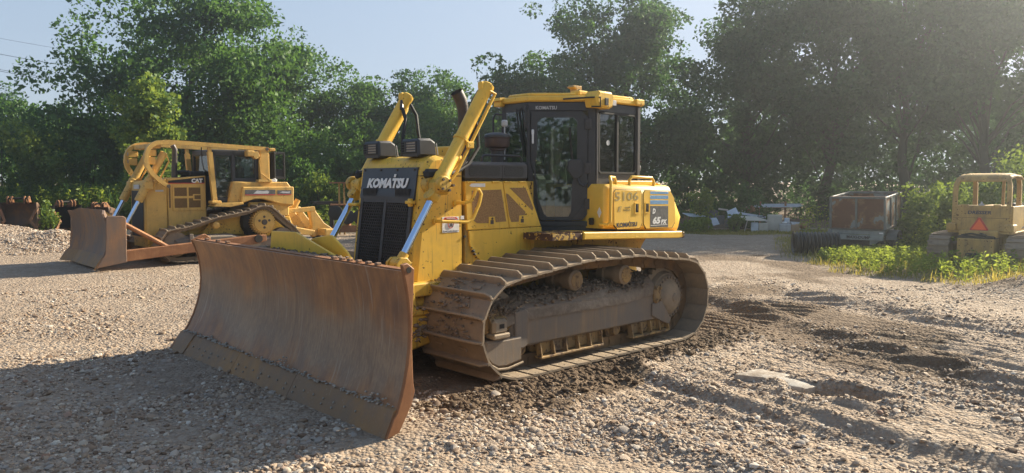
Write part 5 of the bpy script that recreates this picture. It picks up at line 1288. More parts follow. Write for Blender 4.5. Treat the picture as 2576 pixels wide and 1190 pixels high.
def canopy(b):
    rows = []
    for u, z in ((-.47, 1.80), (-.55, 1.88), (-.70, 1.92), (-1.0, 1.935), (-1.5, 1.92), (-1.65, 1.86)):
        rows.append([(u, v, z - .05 * max(0, (abs(v) - .36) / .14) ** 2) for v in np.linspace(-.50, .50, 9)])
    b.slab(rows, (0, 0, .025))
part('canopy', DY, DR, canopy, 60); part('canopy_beam', DY, DR, lambda b: b.box((-.52, -.46, 1.775), (-.46, .46, 1.82), .008))
part('front_post', DY, DR, lambda b: b.box((-1.72, -.15, .9), (-1.67, -.09, 1.88), .01))
part('seat', M['seat'], DR, lambda b: b.box((-1.05, -.3, .95), (-.8, .3, 1.25), .04))
part('side_rail', M['letter_grey'], DR, lambda b: b.sweep([(-1.3, -.62, .78), (-1.3, -.74, .88), (-1.0, -.74, .90), (-1.0, -.62, .80)], .016, n=6))
def dpts():
    a = [(-.40, .0), (-1.9, .0)]
    a += [(-1.9 + .32 * math.cos(R(t)), .33 + .32 * math.sin(R(t))) for t in range(-105, -262, -15)]
    a += [(-1.2, .67), (-.45, .655)]
    a += [(-.40 + .325 * math.cos(R(t)), .33 + .325 * math.sin(R(t))) for t in range(80, -85, -15)]
    return a
for s in (1, -1):
    build_track(DR, dpts(), .155, s * .72, .40, .03, (M['steel'], M['steel']), rail=.07, rail_h=.06)
    part('track_frame', M['steel_grey'], DR, lambda b: b.box((-1.9, s * .58, .15), (-.45, s * .86, .42), .03))
    part('drive_sprocket', M['steel'], DR, lambda b: b.lathe((-.40, s * .55, .33), (0, s, 0), [(0, .2), (.02, .235), (.28, .235), (.3, .15)], 24))
for k_ in ('_cu', '_cz'): del DR[k_]
# ------------------------------------------------------------------ trailer, pipe, buckets, scrap
def m_patchrust():
    t = NT('rust_patched_galvanised'); n = t.noise(2.0, 6, .55, dist=.25); n2 = t.noise(11, 5, .6)
    f = t.math('ADD', n, t.math('MULTIPLY', n2, .16)); rust = t.ramp(f, [(.50, 0.0), (.52, 1.0)])
    edge_ = t.ramp(f, [(.50, 0.0), (.54, 1.0), (.60, 0.0)])
    grey = t.mix(t.noise(6, 5, .6), (.17, .185, .175), (.24, .26, .25))
    rc = t.mix(t.noise(9, 6, .7), (.09, .035, .017), (.17, .068, .028))
    c = t.mix(rust, grey, rc); c = t.mix(t.math('MULTIPLY', edge_, .5), c, (.30, .18, .08))
    return t.pbr(c, .7, 0, t.bump(f, .2, .01))
M['patch'] = m_patchrust()
M['galv'] = m_plain('grey_galvanised_frame', (.15, .16, .155), .6, .1, 8, .3, .1)
TL = thing('dump_trailer', 'grey rust-patched dump trailer with open box, standing in the weeds', 'trailer', (8.59, 19.375, 0), R(-40))
TL.rotation_euler = (0, 0, R(-40))
TM = Matrix.Rotation(R(4.5), 4, 'X')
def tp_(name, mat_, fn, parent=None, tilt=True):
    b = MB(False)
    if tilt: b.M = Matrix.Translation((0, 0, .58)) @ TM @ Matrix.Translation((0, 0, -.58))
    fn(b); return b.build(name, mat_, parent or TL)
W_, L_, Z0, Z1 = .665, 1.5, .58, 1.40
bx_ = tp_('box_floor', M['patch'], lambda b: b.box((-W_, 0, Z0), (W_, L_, Z0 + .05), .006))
for x0, x1 in ((-W_ + .02, -.04), (-.0, W_ - .02)): tp_('front_panel', M['patch'], lambda b: b.box((x0, .022, Z0 + .04), (x1, .034, Z1 - .03), .002))
tp_('back_panel', M['patch'], lambda b: b.box((-W_, L_ - .03, Z0 + .04), (W_, L_ - .015, Z1 - .03), .002))
for s in (-1, 1):
    for k in range(3): tp_('side_panel', M['patch'], lambda b: b.box((s * (W_ - .034), .03 + k * .49, Z0 + .04), (s * (W_ - .02), .03 + k * .49 + .485, Z1 - .03), .002))
def tframe(b):
    for z in (Z0 - .01, Z1 - .045):
        b.box((-W_, 0, z), (W_, .05, z + .05), .006); b.box((-W_, L_ - .05, z), (W_, L_, z + .05), .006)
        for s in (-1, 1): b.box((s * W_, .05, z), (s * (W_ - .05), L_ - .05, z + .05), .006)
    for x in (-W_, W_ - .045, -.045):
        b.box((x, -.004, Z0 + .04), (x + .05, .04, Z1 - .045), .005)
    for s in (-1, 1):
        for y in (.50, .99, L_ - .045): b.box((s * (W_ + .003), y, Z0 + .04), (s * (W_ - .04), y + .04, Z1 - .045), .005)
tp_('box_frame', M['galv'], tframe)
tp_('top_rim', M['patch'], lambda b: (b.box((-W_ + .01, .0, Z1 + .004), (W_ - .01, .045, Z1 + .012), .002), b.box((-W_ + .01, L_ - .045, Z1 + .004), (W_ - .01, L_, Z1 + .012), .002)))
M['chassis'] = m_plain('pale_grey_chassis_paint', (.25, .27, .25), .6, 0, 6, .3, .08)
chs = tp_('chassis', M['chassis'], lambda b: (b.box((-.60, .02, .47), (.64, .10, .57), .008), b.box((-.45, -.02, .33), (.62, .06, .46), .006), b.prism([(.30, .47), (.62, .47), (.62, .40), (.40, .22), (.30, .22)], 1, .03, .09, .005), b.box((-.5, .1, .42), (-.4, 1.5, .55), .01), b.box((.4, .1, .42), (.5, 1.5, .55), .01)), None, False)
put_text(chs, "MAXI-DUMP", (.05, -.024, .40), .56, .07, M['grease'], right=(1, 0, 0), flip=False, bold=.02, depth=.003)
part('reflector', M['white'], chs, lambda b: b.box((.52, .012, .50), (.61, .0195, .535), .002), flip=False)
part('axle_beam', M['grease'], TL, lambda b: (b.box((-.7, .6, .22), (.7, .7, .32), .01), b.box((-.4, .05, .18), (.45, .15, .33), .01), b.prism([(.60, .44), (1.5, .56), (1.5, .70), (.75, .62)], 0, .45, .56, .01) if False else b.box((.42, .7, .3), (.5, 1.4, .45), .01)), flip=False)
for s in (-1, 1):
    wh = part('wheel', M['black'], TL, lambda b: b.lathe((s * .62, .62, .26), (s, 0, 0), [(0, .2), (.02, .255), (.15, .255), (.17, .2)], 22), flip=False)
    part('rim', M['galv'], wh, lambda b: b.lathe((s * .782, .62, .26), (s, 0, 0), [(0, .15), (.012, .14), (.014, .05), (.03, .04)], 18), flip=False)
    def fnd(b):
        A = arc((.62, .26), .31, 15, 165, 12, (1, 2), s * .72); b.sweep(A, .01, sq=(.2, .012), up=None) if False else b.slab([[(s * .60, p[1], p[2]), (s * .84, p[1], p[2])] for p in A], (0, 0, .012))
    part('fender', M['galv'], TL, fnd, flip=False, smooth=60)

M['plastic'] = m_plain('black_polyethylene', (.022, .022, .023), .38, 0, 7, .4, .08)
# corrugated culvert pipe
CP = thing('culvert_pipe', 'short black corrugated pipe lying in weeds beside the trailer', 'pipe', (7.42, 19.0, 0), R(-8))
def corr(b):
    rows = []; n = 28
    prof = []
    for k in range(0, 12 * 6 + 1):
        x = -.52 + k * 1.04 / 72; prof.append((x, .258 + .022 * math.cos(k / 6 * 2 * math.pi)))
    inner = [(x, r - .03) for x, r in reversed(prof)]
    full = prof + inner
    ring_ = []
    for x, r in full + [full[0]]:
        ring_.append([(x, r * math.cos(2 * math.pi * q / n), .285 + r * math.sin(2 * math.pi * q / n)) for q in range(n + 1)])
    b.grid(ring_)
part('corrugated_wall', M['plastic'], CP, corr, flip=False, smooth=70)

# excavator buckets at the tree line, far left
def bucket(name, label, loc, rz, sc, mat_):
    t = thing(name, label, 'bucket', loc, rz, 'digging buckets lying by the weeds')
    t.scale = (sc, sc, sc)
    def shell(b):
        pr = [(-.30, 1.0), (-.05, .98), (.28, .85), (.42, .60), (.42, .35), (.30, .12), (.05, .02), (-.35, .03)]
        b.slab([[(v, u, z) for v in np.linspace(-.55, .55, 3)] for u, z in pr], (0, .03, 0))
    part('shell', mat_, t, shell, flip=False, smooth=40)
    for s in (-1, 1):
        part('side_plate', mat_, t, lambda b: b.prism([(-.30, 1.0), (-.05, .98), (.28, .85), (.42, .60), (.42, .35), (.30, .12), (.05, .02), (-.35, .03), (-.20, .5)], 0, s * .55, s * .59, .006), flip=False)
    for x in (-.33, -.20, .20, .33):
        part('hinge_ear', M['blade_rust'], t, lambda b: b.prism([(-.28, .95), (-.30, 1.12), (-.22, 1.22), (-.10, 1.22), (.0, 1.1), (.2, .9)], 0, x - .025, x + .025, .008), flip=False)
    part('pin', M['grease'], t, lambda b: b.cyl((-.36, -.18, 1.14), (.36, -.18, 1.14), .04, n=10), flip=False)
    for k in range(5): part('tooth', M['blade_rust'], t, lambda b: b.prism([(-.33, -.0), (-.33, .06), (-.55, .03)], 0, -.5 + k * .23, -.42 + k * .23, .004), flip=False)
    for s in (-1, 1): part('rib', M['blade_rust'], t, lambda b: b.sweep([(s * .56, -.25, .75), (s * .40, -.42, .35), (s * .62, -.5, .02)], .05, sq=(.09, .03), up=(0, 1, 0)), flip=False)
    return t
bucket('excavator_bucket', 'big rusty bucket with two pairs of ears, leftmost by the weeds', (-18.25, 28.9, 0), R(20), 1.02, M['blade'])
bucket('excavator_bucket', 'smaller dark rusty bucket just left of the ochre dozer blade', (-16.45, 28.6, .04), R(60), .88, M['grease'])
bucket('excavator_bucket', 'rusty bucket with only its ears showing above the ochre dozer blade', (-15.35, 29.2, .02), R(-15), .82, M['blade'])
tag(part('steel_beam', M['grease'], None, lambda b: (b.box((-14.3, 29.6, .80), (-11.6, 29.85, .98), .02), b.box((-14.2, 29.65, 0), (-14.0, 29.8, .8), .02), b.box((-12.0, 29.65, 0), (-11.8, 29.8, .8), .02)), flip=False), 'dark steel beam on supports behind the ochre dozer radiator', 'beam')
tag(part('steel_beam', M['grease'], None, lambda b: (b.box((-6.9, 27.0, .98), (-5.7, 27.2, 1.1), .015), b.box((-6.35, 27.05, 0), (-6.2, 27.15, 1.0), .015)), flip=False), 'short dark beam on a post just right of the ripper', 'beam')
# timber rack behind the big dozer
RK = thing('storage_rack', 'weathered rack of yellow posts and brown boards left of the big dozer', 'rack', (-5.7, 26.2, 0), R(12))
for x in (-.10, .06, .75): part('post', M['dresser_yellow'], RK, lambda b: b.box((x - .03, -.03, 0), (x + .03, .03, 1.72), .005), flip=False)
for z, dx in ((1.72, -.42), (.98, -.40)):
    for y in (-.3, -.08, .14): part('board', M['blade_rust'], RK, lambda b: b.box((dx, y, z - .0), (dx + 1.6, y + .19, z + .045), .004), flip=False)
HR = thing('disc_harrow', 'old orange harrow frame with dark wheels beneath the rack', 'harrow', (-5.35, 25.6, 0), R(8))
part('beam', M['blade_rust'], HR, lambda b: (b.box((-.55, 0, .12), (1.1, .12, .34), .012), b.sweep([(-.1, 0, .85), (.25, .05, .4)], .03, n=6), b.box((-.1, .1, .3), (.0, .9, .4), .01)), flip=False)
for x in (-.45, -.05, .35): part('wheel', M['black'], HR, lambda b: b.lathe((x, -.02 if x > -.2 else .1, .62 if x > -.2 else .75), (0, 1, 0), [(0, .2), (.02, .24), (.1, .24), (.12, .18)], 16), flip=False)

# scrap heap in front of the trees, right of the big dozer
XM = lambda x: 6.323 + x * .0018048
ZM = lambda y: 1.312 - y * .0018048
M['cream'] = m_plain('cream_enamel', (.50, .47, .40), .5, 0, 5, .12, .04)
M['pale'] = m_plain('pale_blue_white_enamel', (.52, .58, .64), .4, 0, 4, .2, .05)
M['tan'] = m_plain('tan_cardboard', (.40, .27, .16), .8, 0, 6, .15, .06)
M['greyb'] = m_plain('grey_board', (.12, .12, .12), .7, 0, 6, .3, .08)
M['alu'] = m_plain('dull_aluminium', (.45, .47, .49), .4, .6, 8, .2, .05)
def scrap(name, label, cat, mat_, fn, y=28.3, group='scrap heaped below the trees', extra=None):
    b = MB(False); fn(b, y); me = b.mesh(name, mat_); o = link(name, me)
    return tag(o, label, cat, group)
def quadplate(b, pts, th=.03):
    b.slab([[pts[0], pts[1]], [pts[3], pts[2]]], (0, th, 0))
scrap('sheet_panel', 'dark grey board leaning at the left of the scrap heap', 'board', M['greyb'], lambda b, y: quadplate(b, [(XM(400), y + .1, ZM(470)), (XM(620), y + .1, ZM(520)), (XM(690), y + .25, ZM(335)), (XM(478), y + .25, ZM(258))]))
scrap('sheet_panel', 'white crumpled sheet lying in the bushes at far left of the heap', 'sheet', M['pale'], lambda b, y: b.slab([[(XM(-40), y + .3, ZM(375)), (XM(120), y + .5, ZM(385)), (XM(400), y + .5, ZM(405))], [(XM(60), y - .1, ZM(430)), (XM(200), y, ZM(440)), (XM(400), y, ZM(432))]], (0, 0, -.02)))
scrap('sheet_panel', 'pale white panel standing below the dark board', 'panel', M['alu'], lambda b, y: quadplate(b, [(XM(520), y - .2, ZM(620)), (XM(655), y - .2, ZM(590)), (XM(600), y - .1, ZM(462)), (XM(480), y - .1, ZM(470))]))
def sink(b, y):
    b.slab([[(XM(770), y - .3, ZM(330)), (XM(950), y - .25, ZM(255))], [(XM(790), y - .32, ZM(375)), (XM(970), y - .3, ZM(300))], [(XM(770), y - .45, ZM(455)), (XM(1000), y - .4, ZM(420))]], (.03, .05, .0))
    b.slab([[(XM(950), y - .25, ZM(255)), (XM(1075), y + .1, ZM(405))], [(XM(985), y - .3, ZM(420)), (XM(1070), y + .1, ZM(415))]], (.02, .03, 0))
scrap('fender_panel', 'bent white-blue metal panel on top of the scrap heap', 'panel', M['pale'], sink)
scrap('plank', 'long white beam sloping down to the right across the heap', 'beam', M['pale'], lambda b, y: b.sweep([(XM(1030), y, ZM(365)), (XM(1590), y - .05, ZM(455))], .05, sq=(.09, .08), up=(0, 0, 1)))
scrap('plank', 'thin pale strip just under the long white beam', 'beam', M['alu'], lambda b, y: b.sweep([(XM(1330), y - .15, ZM(430)), (XM(1610), y - .2, ZM(535))], .03, sq=(.05, .05), up=(0, 0, 1)))
scrap('plank', 'short pale board behind the bent white panel', 'board', M['cream'], lambda b, y: b.sweep([(XM(680), y + .2, ZM(290)), (XM(860), y + .1, ZM(315))], .03, sq=(.05, .06), up=(0, 0, 1)))
def table(b, y):
    b.slab([[(XM(905), y - .4, ZM(410)), (XM(1380), y - .15, ZM(435))], [(XM(1110), y - .75, ZM(492)), (XM(1560), y - .6, ZM(505))]], (0, 0, -.03))
    for x, yy, z in ((930, -.42, 430), (1120, -.72, 495), (1540, -.6, 505), (1370, -.2, 440)): b.sweep([(XM(x), y + yy, ZM(z)), (XM(x - 55), y + yy, ZM(715))], .018, n=6)
scrap('folding_table', 'tilted tan table with thin legs in the middle of the heap', 'table', M['cream'], table)
for x0, x1, z0, z1, yy, mt, lab, nm in ((1225, 1375, 550, 722, -.5, 'pale', 'small white cabinet under the tilted table', 'cabinet'), (1385, 1575, 560, 722, -.45, 'cream', 'cream cabinet touching the tall one on its left', 'cabinet'),
        (1585, 1880, 402, 722, -.3, 'cream', 'tall cream steel cabinet, the highest box in the heap', 'cabinet'), (1735, 1965, 568, 722, -.75, 'alu', 'grey box in front of the tall cream cabinet', 'box'), (1885, 1985, 460, 565, -.5, 'pale', 'small white appliance on top of the grey box', 'appliance'),
        (1972, 2075, 585, 722, -.7, 'tan', 'left one of two tan cardboard boxes', 'cardboard box'), (2085, 2165, 570, 722, -.6, 'tan', 'right one of two tan cardboard boxes', 'cardboard box'), (655, 800, 430, 600, .15, 'greyb', 'dark blue-grey crate behind the leaning board', 'crate'), (780, 900, 480, 640, -.1, 'greyb', 'grey crate under the left end of the table', 'crate')):
    def cb_(b, y):
        dep = .45; b.M = Matrix.Translation(((XM(x0) + XM(x1)) / 2, y + yy, 0)) @ Matrix.Rotation(R(-16), 4, 'Z')
        h = (XM(x1) - XM(x0)) / 2 * .92; b.box((-h, -dep / 2, max(0, ZM(z1))), (h, dep / 2, ZM(z0)), .012)
        b.box((-h + .03, -dep / 2 - .006, max(0, ZM(z1)) + .04), (h - .03, -dep / 2 - .001, ZM(z0) - .04), .002)
    scrap(nm, lab, nm, M[mt], cb_)
def rolls(b, y):
    b.sweep([(XM(2000), y - .5, ZM(545)), (XM(2200), y - .4, ZM(560)), (XM(2350), y - .45, ZM(610))], .03, n=8); b.sweep([(XM(2000), y - .6, ZM(575)), (XM(2180), y - .5, ZM(590))], .05, n=8)
scrap('pipe_bundle', 'pale pipes lying at the right end of the heap', 'pipes', M['alu'], rolls)
scrap('drum', 'brown round drum on its side at the right end of the heap', 'drum', M['blade_rust'], lambda b, y: b.cyl((XM(2170), y - .3, ZM(620)), (XM(2290), y - .6, ZM(610)), .11, n=18, bev=.01))
scrap('tarp', 'white crumpled bag on the ground at the right end of the heap', 'bag', M['pale'], lambda b, y: b.slab([[(XM(2160 + 40 * i), y - .6 + .2 * j + .04 * ((i * 7 + j * 3) % 5), .06 + .08 * ((i * 3 + j * 5) % 4) / 3) for i in range(5)] for j in range(4)], (0, 0, -.04)))
scrap('water_heater', 'reddish round tank with a white cap behind the heap', 'tank', M['blade_rust'], lambda b, y: b.sweepc([Vector((XM(1330), y + .7, ZM(380))), Vector((XM(1345), y + .65, ZM(330))), Vector((XM(1440), y + .5, ZM(285))), Vector((XM(1460), y + .5, ZM(280)))], [.10, .13, .13, .05], 16))
scrap('bicycle_frame', 'thin dark metal frame sticking up beside the tall cabinet', 'frame', M['grease'], lambda b, y: (b.sweep([(XM(1410), y - .2, ZM(450)), (XM(1450), y - .2, ZM(330)), (XM(1560), y - .2, ZM(480))], .012, n=6), b.sweep([(XM(1410), y - .2, ZM(450)), (XM(1560), y - .2, ZM(430))], .012, n=6)))
scrap('cardboard', 'small white crumpled box on the grey box', 'box', M['white'], lambda b, y: b.box((XM(1800), y - .9, ZM(562)), (XM(1868), y - .7, ZM(525)), .02))
PR = thing('pipe_rack', 'rusty pipe rack with two posts behind the scrap heap', 'rack', (0, 0, 0))
for x in (1655, 2180): part('post', M['blade_rust'], PR, lambda b: b.box((XM(x) - .03, 29.2, 0), (XM(x) + .03, 29.27, ZM(150)), .004), flip=False)
part('rail', M['blade_rust'], PR, lambda b: (b.box((XM(1640), 29.19, ZM(440)), (XM(2400), 29.25, ZM(425)), .004), b.box((XM(1600), 29.1, ZM(285)), (XM(2250), 29.4, ZM(275)), .004)), flip=False)
for k in range(7):
    o = part('steel_pipe', M['alu'], None, lambda b: b.sweep([(XM(1320 + (k * 37) % 90), 29.05 + .05 * k, ZM(268 - 9 * k)), (XM(2440 + (k * 53) % 110), 29.15 + .05 * k, ZM(262 - 9 * k))], .015, n=8), flip=False)
    tag(o, 'one of the thin pale pipes lying on the rusty pipe rack', 'pipe', 'pipes on the rusty rack')
for (x0, z0, x1, z1) in ((1160, 355, 1280, 300), (1230, 360, 1330, 290)):
    o = part('metal_rod', M['alu'], None, lambda b: b.sweep([(XM(x0), 28.6, ZM(z0)), (XM(x1), 29.0, ZM(z1))], .014, n=6), flip=False)
    tag(o, 'thin pale rod slanting up out of the heap towards the rack', 'rod', 'rods slanting out of the scrap heap')

# power lines high on the left
M['wire'] = m_plain('dark_cable', (.03, .03, .035), .6)
for k, (x0, z0, x1, z1, lab) in enumerate(((-50, 108, 330, 190, 'upper thick power line crossing the sky at the left'), (-50, 150, 330, 222, 'middle power line crossing the sky at the left'), (-50, 152, 330, 229, 'lower of the close pair of power lines at the left'), (-50, 72, 330, 146, 'thin faint highest power line at the left'))):
    Yw = 70.0
    f = lambda px, py: ((px - 1288) / 1960 * Yw, Yw, 1.78 + (457 - py) / 1960 * Yw)
    A, B = Vector(f(x0 - 400, z0 - 70)), Vector(f(x1 + 500, z1 + 60))
    pts_ = [tuple(A.lerp(B, q / 24) - Vector((0, 0, 1.0 * (1 - (2 * q / 24 - 1) ** 2)))) for q in range(25)]
    o = part('power_line', M['wire'], None, lambda b: b.sweep(pts_, .022 if k < 3 else .012, n=5), flip=False); tag(o, lab, 'cable', 'power lines')
# ------------------------------------------------------------------ trees, shrubs, weeds, grass
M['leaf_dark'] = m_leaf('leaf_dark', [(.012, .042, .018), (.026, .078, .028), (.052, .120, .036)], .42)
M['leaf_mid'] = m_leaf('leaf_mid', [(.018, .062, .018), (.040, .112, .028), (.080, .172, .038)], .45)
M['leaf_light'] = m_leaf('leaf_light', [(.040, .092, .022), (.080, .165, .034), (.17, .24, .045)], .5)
M['leaf_weed'] = m_leaf('leaf_weed', [(.055, .12, .022), (.11, .20, .034), (.24, .31, .055)], .58)
M['grass'] = m_leaf('grass_blade', [(.075, .12, .024), (.16, .21, .036), (.32, .27, .085)], .58)
M['bark'] = m_rust('tree_bark', [(.028, .028, .022), (.045, .043, .034), (.068, .062, .048), (.10, .09, .07)], vs=(14, 14, 2), streaks=.6, metal=0, rough=.9, scratch=0)
def leaves(c, size, up=.25, aspect=.62, seed=0, dirs=None):
    """kite shaped leaves around centres c; returns verts, quads"""
    g = np.random.default_rng(seed); n = len(c)
    d = g.normal(size=(n, 3)); d[:, 2] -= up
    if dirs is not None: d = d * .8 + dirs
    d /= np.linalg.norm(d, axis=1, keepdims=True)
    r = g.normal(size=(n, 3)); r[:, 2] *= .6; s = np.cross(d, r); s /= np.linalg.norm(s, axis=1, keepdims=True) + 1e-9
    nn = np.cross(d, s); L = (size * np.clip(g.lognormal(-.05, .33, n), .45, 1.9))[:, None]
    v = np.empty((n, 4, 3)); v[:, 0] = c - d * L * .5; v[:, 2] = c + d * L * .5 - nn * L * .10
    v[:, 1] = c + s * L * aspect * .5 + nn * L * .08; v[:, 3] = c - s * L * aspect * .5 + nn * L * .08
    return v.reshape(-1, 3), np.arange(n * 4).reshape(n, 4)
def ball(g, n):
    d = g.normal(size=(n, 3)); return d / np.linalg.norm(d, axis=1, keepdims=True)
def crown_clusters(seed, n, rx, ry, zb, zt, lump=.35, low=.25, hole=0.0, boughs=True):
    g = np.random.default_rng(seed); d = ball(g, n * 3); rad = g.uniform(.35, 1.0, n * 3) ** .55
    ph = g.uniform(0, 6, 6)
    bump = 1 + lump * (np.sin(3 * np.arctan2(d[:, 1], d[:, 0]) + ph[0]) * .4 + np.sin(5 * d[:, 2] + ph[1]) * .4 + np.sin(4 * d[:, 0] * 1.7 + ph[2] + 3 * d[:, 2]) * .5)
    zc = zb + (zt - zb) * .45; nb = max(10, n // 6) if boughs else len(d); d = d[:nb]; rad = np.maximum(rad[:nb], .4) if boughs else rad; bump = bump[:nb]
    p = np.stack([d[:, 0] * rx * rad * bump, d[:, 1] * ry * rad * bump, zc + np.where(d[:, 2] > 0, d[:, 2] * (zt - zc), d[:, 2] * (zc - zb)) * rad * (.6 + .4 * bump)], 1)
    # boughs: each carries its own cloud of leaf clusters
    if boughs:
        sz = .16 * (rx + ry) / 2 * g.uniform(.7, 1.3, nb); bi = np.repeat(np.arange(nb), 12); q = g.normal(size=(len(bi), 3)) * sz[bi][:, None] * np.array([1.1, 1.1, .8])
        p = p[bi] + q; p = p[g.permutation(len(p))]; p[:, 2] = np.clip(p[:, 2], zb * .9, zt + .3)
    k = np.ones(len(p), bool)
    if hole: k &= np.sin(p[:, 0] * 1.1 + ph[3]) * np.sin(p[:, 2] * 1.0 + ph[4]) < 1 - hole
    return p[k][:n]
def make_tree(name, label, loc, H, rx, zb, mat_, seed, nclus=190, lpc=120, leaf=.17, trunk_r=.22, cr=(.55, 1.05), group='trees behind the yard', ry=None, lump=.35, hole=.25, lean=0.0, limb_show=10, boughs=True):
    t = thing(name, label, 'tree', (loc[0], loc[1], loc[2] if len(loc) > 2 else .0), 0, group)
    C = crown_clusters(seed, nclus, rx, ry or rx * .8, zb, H - .4, lump, hole=hole, boughs=boughs); g = np.random.default_rng(seed + 1)
    C[:, 0] += lean * (C[:, 2] - zb)
    n = len(C); rad = g.uniform(cr[0], cr[1], n)
    cnt = np.maximum(20, (lpc * (rad / np.mean(rad)) ** 2)).astype(int); idx = np.repeat(np.arange(n), cnt)
    off = ball(g, len(idx)) * (g.uniform(.25, 1.0, len(idx)) ** .5)[:, None] * rad[idx][:, None]; off[:, 2] *= .72
    P = C[idx] + off
    # a few sprays that stick out of the outline
    v, f = leaves(P, leaf, .3, seed=seed + 2, dirs=off / (np.linalg.norm(off, axis=1, keepdims=True) + 1e-6) * .5)
    link('crown', np_mesh('crown', v, f, mat_), t)
    b = MB(False); r = random.Random(seed)
    top = Vector((lean * (H * .6 - zb), 0, H * .62)); mid = [Vector((r.uniform(-.2, .2), r.uniform(-.2, .2), H * .62 * q)) + top * 0 + Vector((top.x * q, 0, 0)) for q in (0, .15, .35, .6, .85, 1)]
    mid[0] = Vector((0, 0, -.15)); b.sweep([tuple(p) for p in mid], [trunk_r * 1.35, trunk_r, trunk_r * .85, trunk_r * .65, trunk_r * .4, trunk_r * .2], n=9)
    sel = r.sample(range(n), min(limb_show * 3, n))
    for k, i in enumerate(sel):
        e = Vector(C[i]); q = max(.12, min(.95, (e.z - .9) / (H * .62) - r.uniform(.15, .3))); seg = q * 5; a = int(seg); pz = min(.9999, q)
        zs = pz * H * .62; base = Vector((np.interp(zs, [p.z for p in mid], [p.x for p in mid]), np.interp(zs, [p.z for p in mid], [p.y for p in mid]), zs))
        m1 = base.lerp(e, .5) + Vector((r.uniform(-.3, .3), r.uniform(-.3, .3), r.uniform(.0, .5)))
        rr_ = trunk_r * (.42 if k < limb_show else .2) * (1 - q * .4); b.sweep([tuple(base), tuple(base.lerp(m1, .5)), tuple(m1), tuple(e)], [rr_, rr_ * .8, rr_ * .55, rr_ * .2], n=6)
    link('trunk', b.mesh('trunk', M['bark'], 60), t)
    return t
def PX(px, Y): return (px - 1288) / 1960 * Y
def HZ(py, Y): return 1.78 + (457 - py) / 1960 * Y
make_tree('broadleaf_tree', 'big leafy green tree towering behind the ochre dozer', (PX(490, 37), 37), HZ(-45, 37), 4.3, 1.5, M['leaf_mid'], 3, 360, 120, .19, .26, (.6, 1.2), hole=.3, lump=.5)
make_tree('broadleaf_tree', 'rounded paler tree right of the biggest left tree', (PX(745, 41), 41), HZ(88, 41), 2.9, 1.5, M['leaf_mid'], 9, 190, 115, .15, .2, (.5, .95), hole=.22)
make_tree('poplar_sapling', 'slim yellow-green young tree in front of the big left tree', (PX(385, 27.5), 27.5), HZ(160, 27.5), 1.0, .6, M['leaf_light'], 14, 95, 85, .15, .06, (.28, .5), hole=.15, ry=.9, limb_show=5, boughs=False)
make_tree('broadleaf_tree', 'dark low tree under the power lines at far left', (PX(75, 44), 44), HZ(172, 44), 2.3, 1.6, M['leaf_dark'], 21, 130, 110, .18, .2, (.5, .95), hole=.2)
make_tree('broadleaf_tree', 'dark tree squeezed between the far left tree and the big one', (PX(215, 44), 44), HZ(255, 44), 2.2, .8, M['leaf_dark'], 25, 120, 110, .18, .18, (.5, .9))
make_tree('broadleaf_tree', 'round bushy tree left of the gap in the tree line', (PX(915, 43), 43), HZ(185, 43), 2.7, .6, M['leaf_mid'], 33, 190, 110, .16, .2, (.5, .95), hole=.05)
make_tree('broadleaf_tree', 'mid-height tree behind the far lift cylinder', (PX(1035, 45), 45), HZ(200, 45), 2.4, .6, M['leaf_dark'], 37, 160, 110, .17, .2, (.5, .95), hole=.05)
make_tree('broadleaf_tree', 'pointed green tree behind the exhaust pipe', (PX(1125, 43), 43), HZ(150, 43), 2.5, .6, M['leaf_mid'], 41, 200, 110, .16, .2, (.5, .9), hole=.1)
make_tree('cottonwood_tree', 'tall open tree behind the near lift cylinder', (PX(1330, 40), 40), HZ(8, 40), 3.0, 1.4, M['leaf_mid'], 45, 260, 110, .18, .25, (.5, 1.05), hole=.35, lump=.55)
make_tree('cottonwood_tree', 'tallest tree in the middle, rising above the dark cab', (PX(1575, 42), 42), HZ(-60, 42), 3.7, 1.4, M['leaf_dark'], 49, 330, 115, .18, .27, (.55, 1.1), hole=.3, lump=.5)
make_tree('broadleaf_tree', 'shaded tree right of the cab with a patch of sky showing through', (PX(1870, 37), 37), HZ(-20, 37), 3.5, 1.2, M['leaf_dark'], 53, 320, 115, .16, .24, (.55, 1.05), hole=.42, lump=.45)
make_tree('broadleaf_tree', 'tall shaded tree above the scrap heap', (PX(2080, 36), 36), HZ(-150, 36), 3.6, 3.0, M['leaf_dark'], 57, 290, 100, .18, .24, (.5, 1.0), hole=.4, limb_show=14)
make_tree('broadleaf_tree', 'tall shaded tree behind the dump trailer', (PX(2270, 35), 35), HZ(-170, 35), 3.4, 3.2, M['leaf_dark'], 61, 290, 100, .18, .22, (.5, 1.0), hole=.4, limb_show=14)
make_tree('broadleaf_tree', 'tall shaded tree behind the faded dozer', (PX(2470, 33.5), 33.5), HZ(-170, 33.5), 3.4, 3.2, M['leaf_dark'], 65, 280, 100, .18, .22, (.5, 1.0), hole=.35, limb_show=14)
make_tree('broadleaf_tree', 'shaded tree cut by the right edge of the picture', (PX(2640, 33), 33), HZ(-150, 33), 3.2, 3.0, M['leaf_dark'], 69, 200, 110, .18, .22, (.55, 1.1), hole=.2)

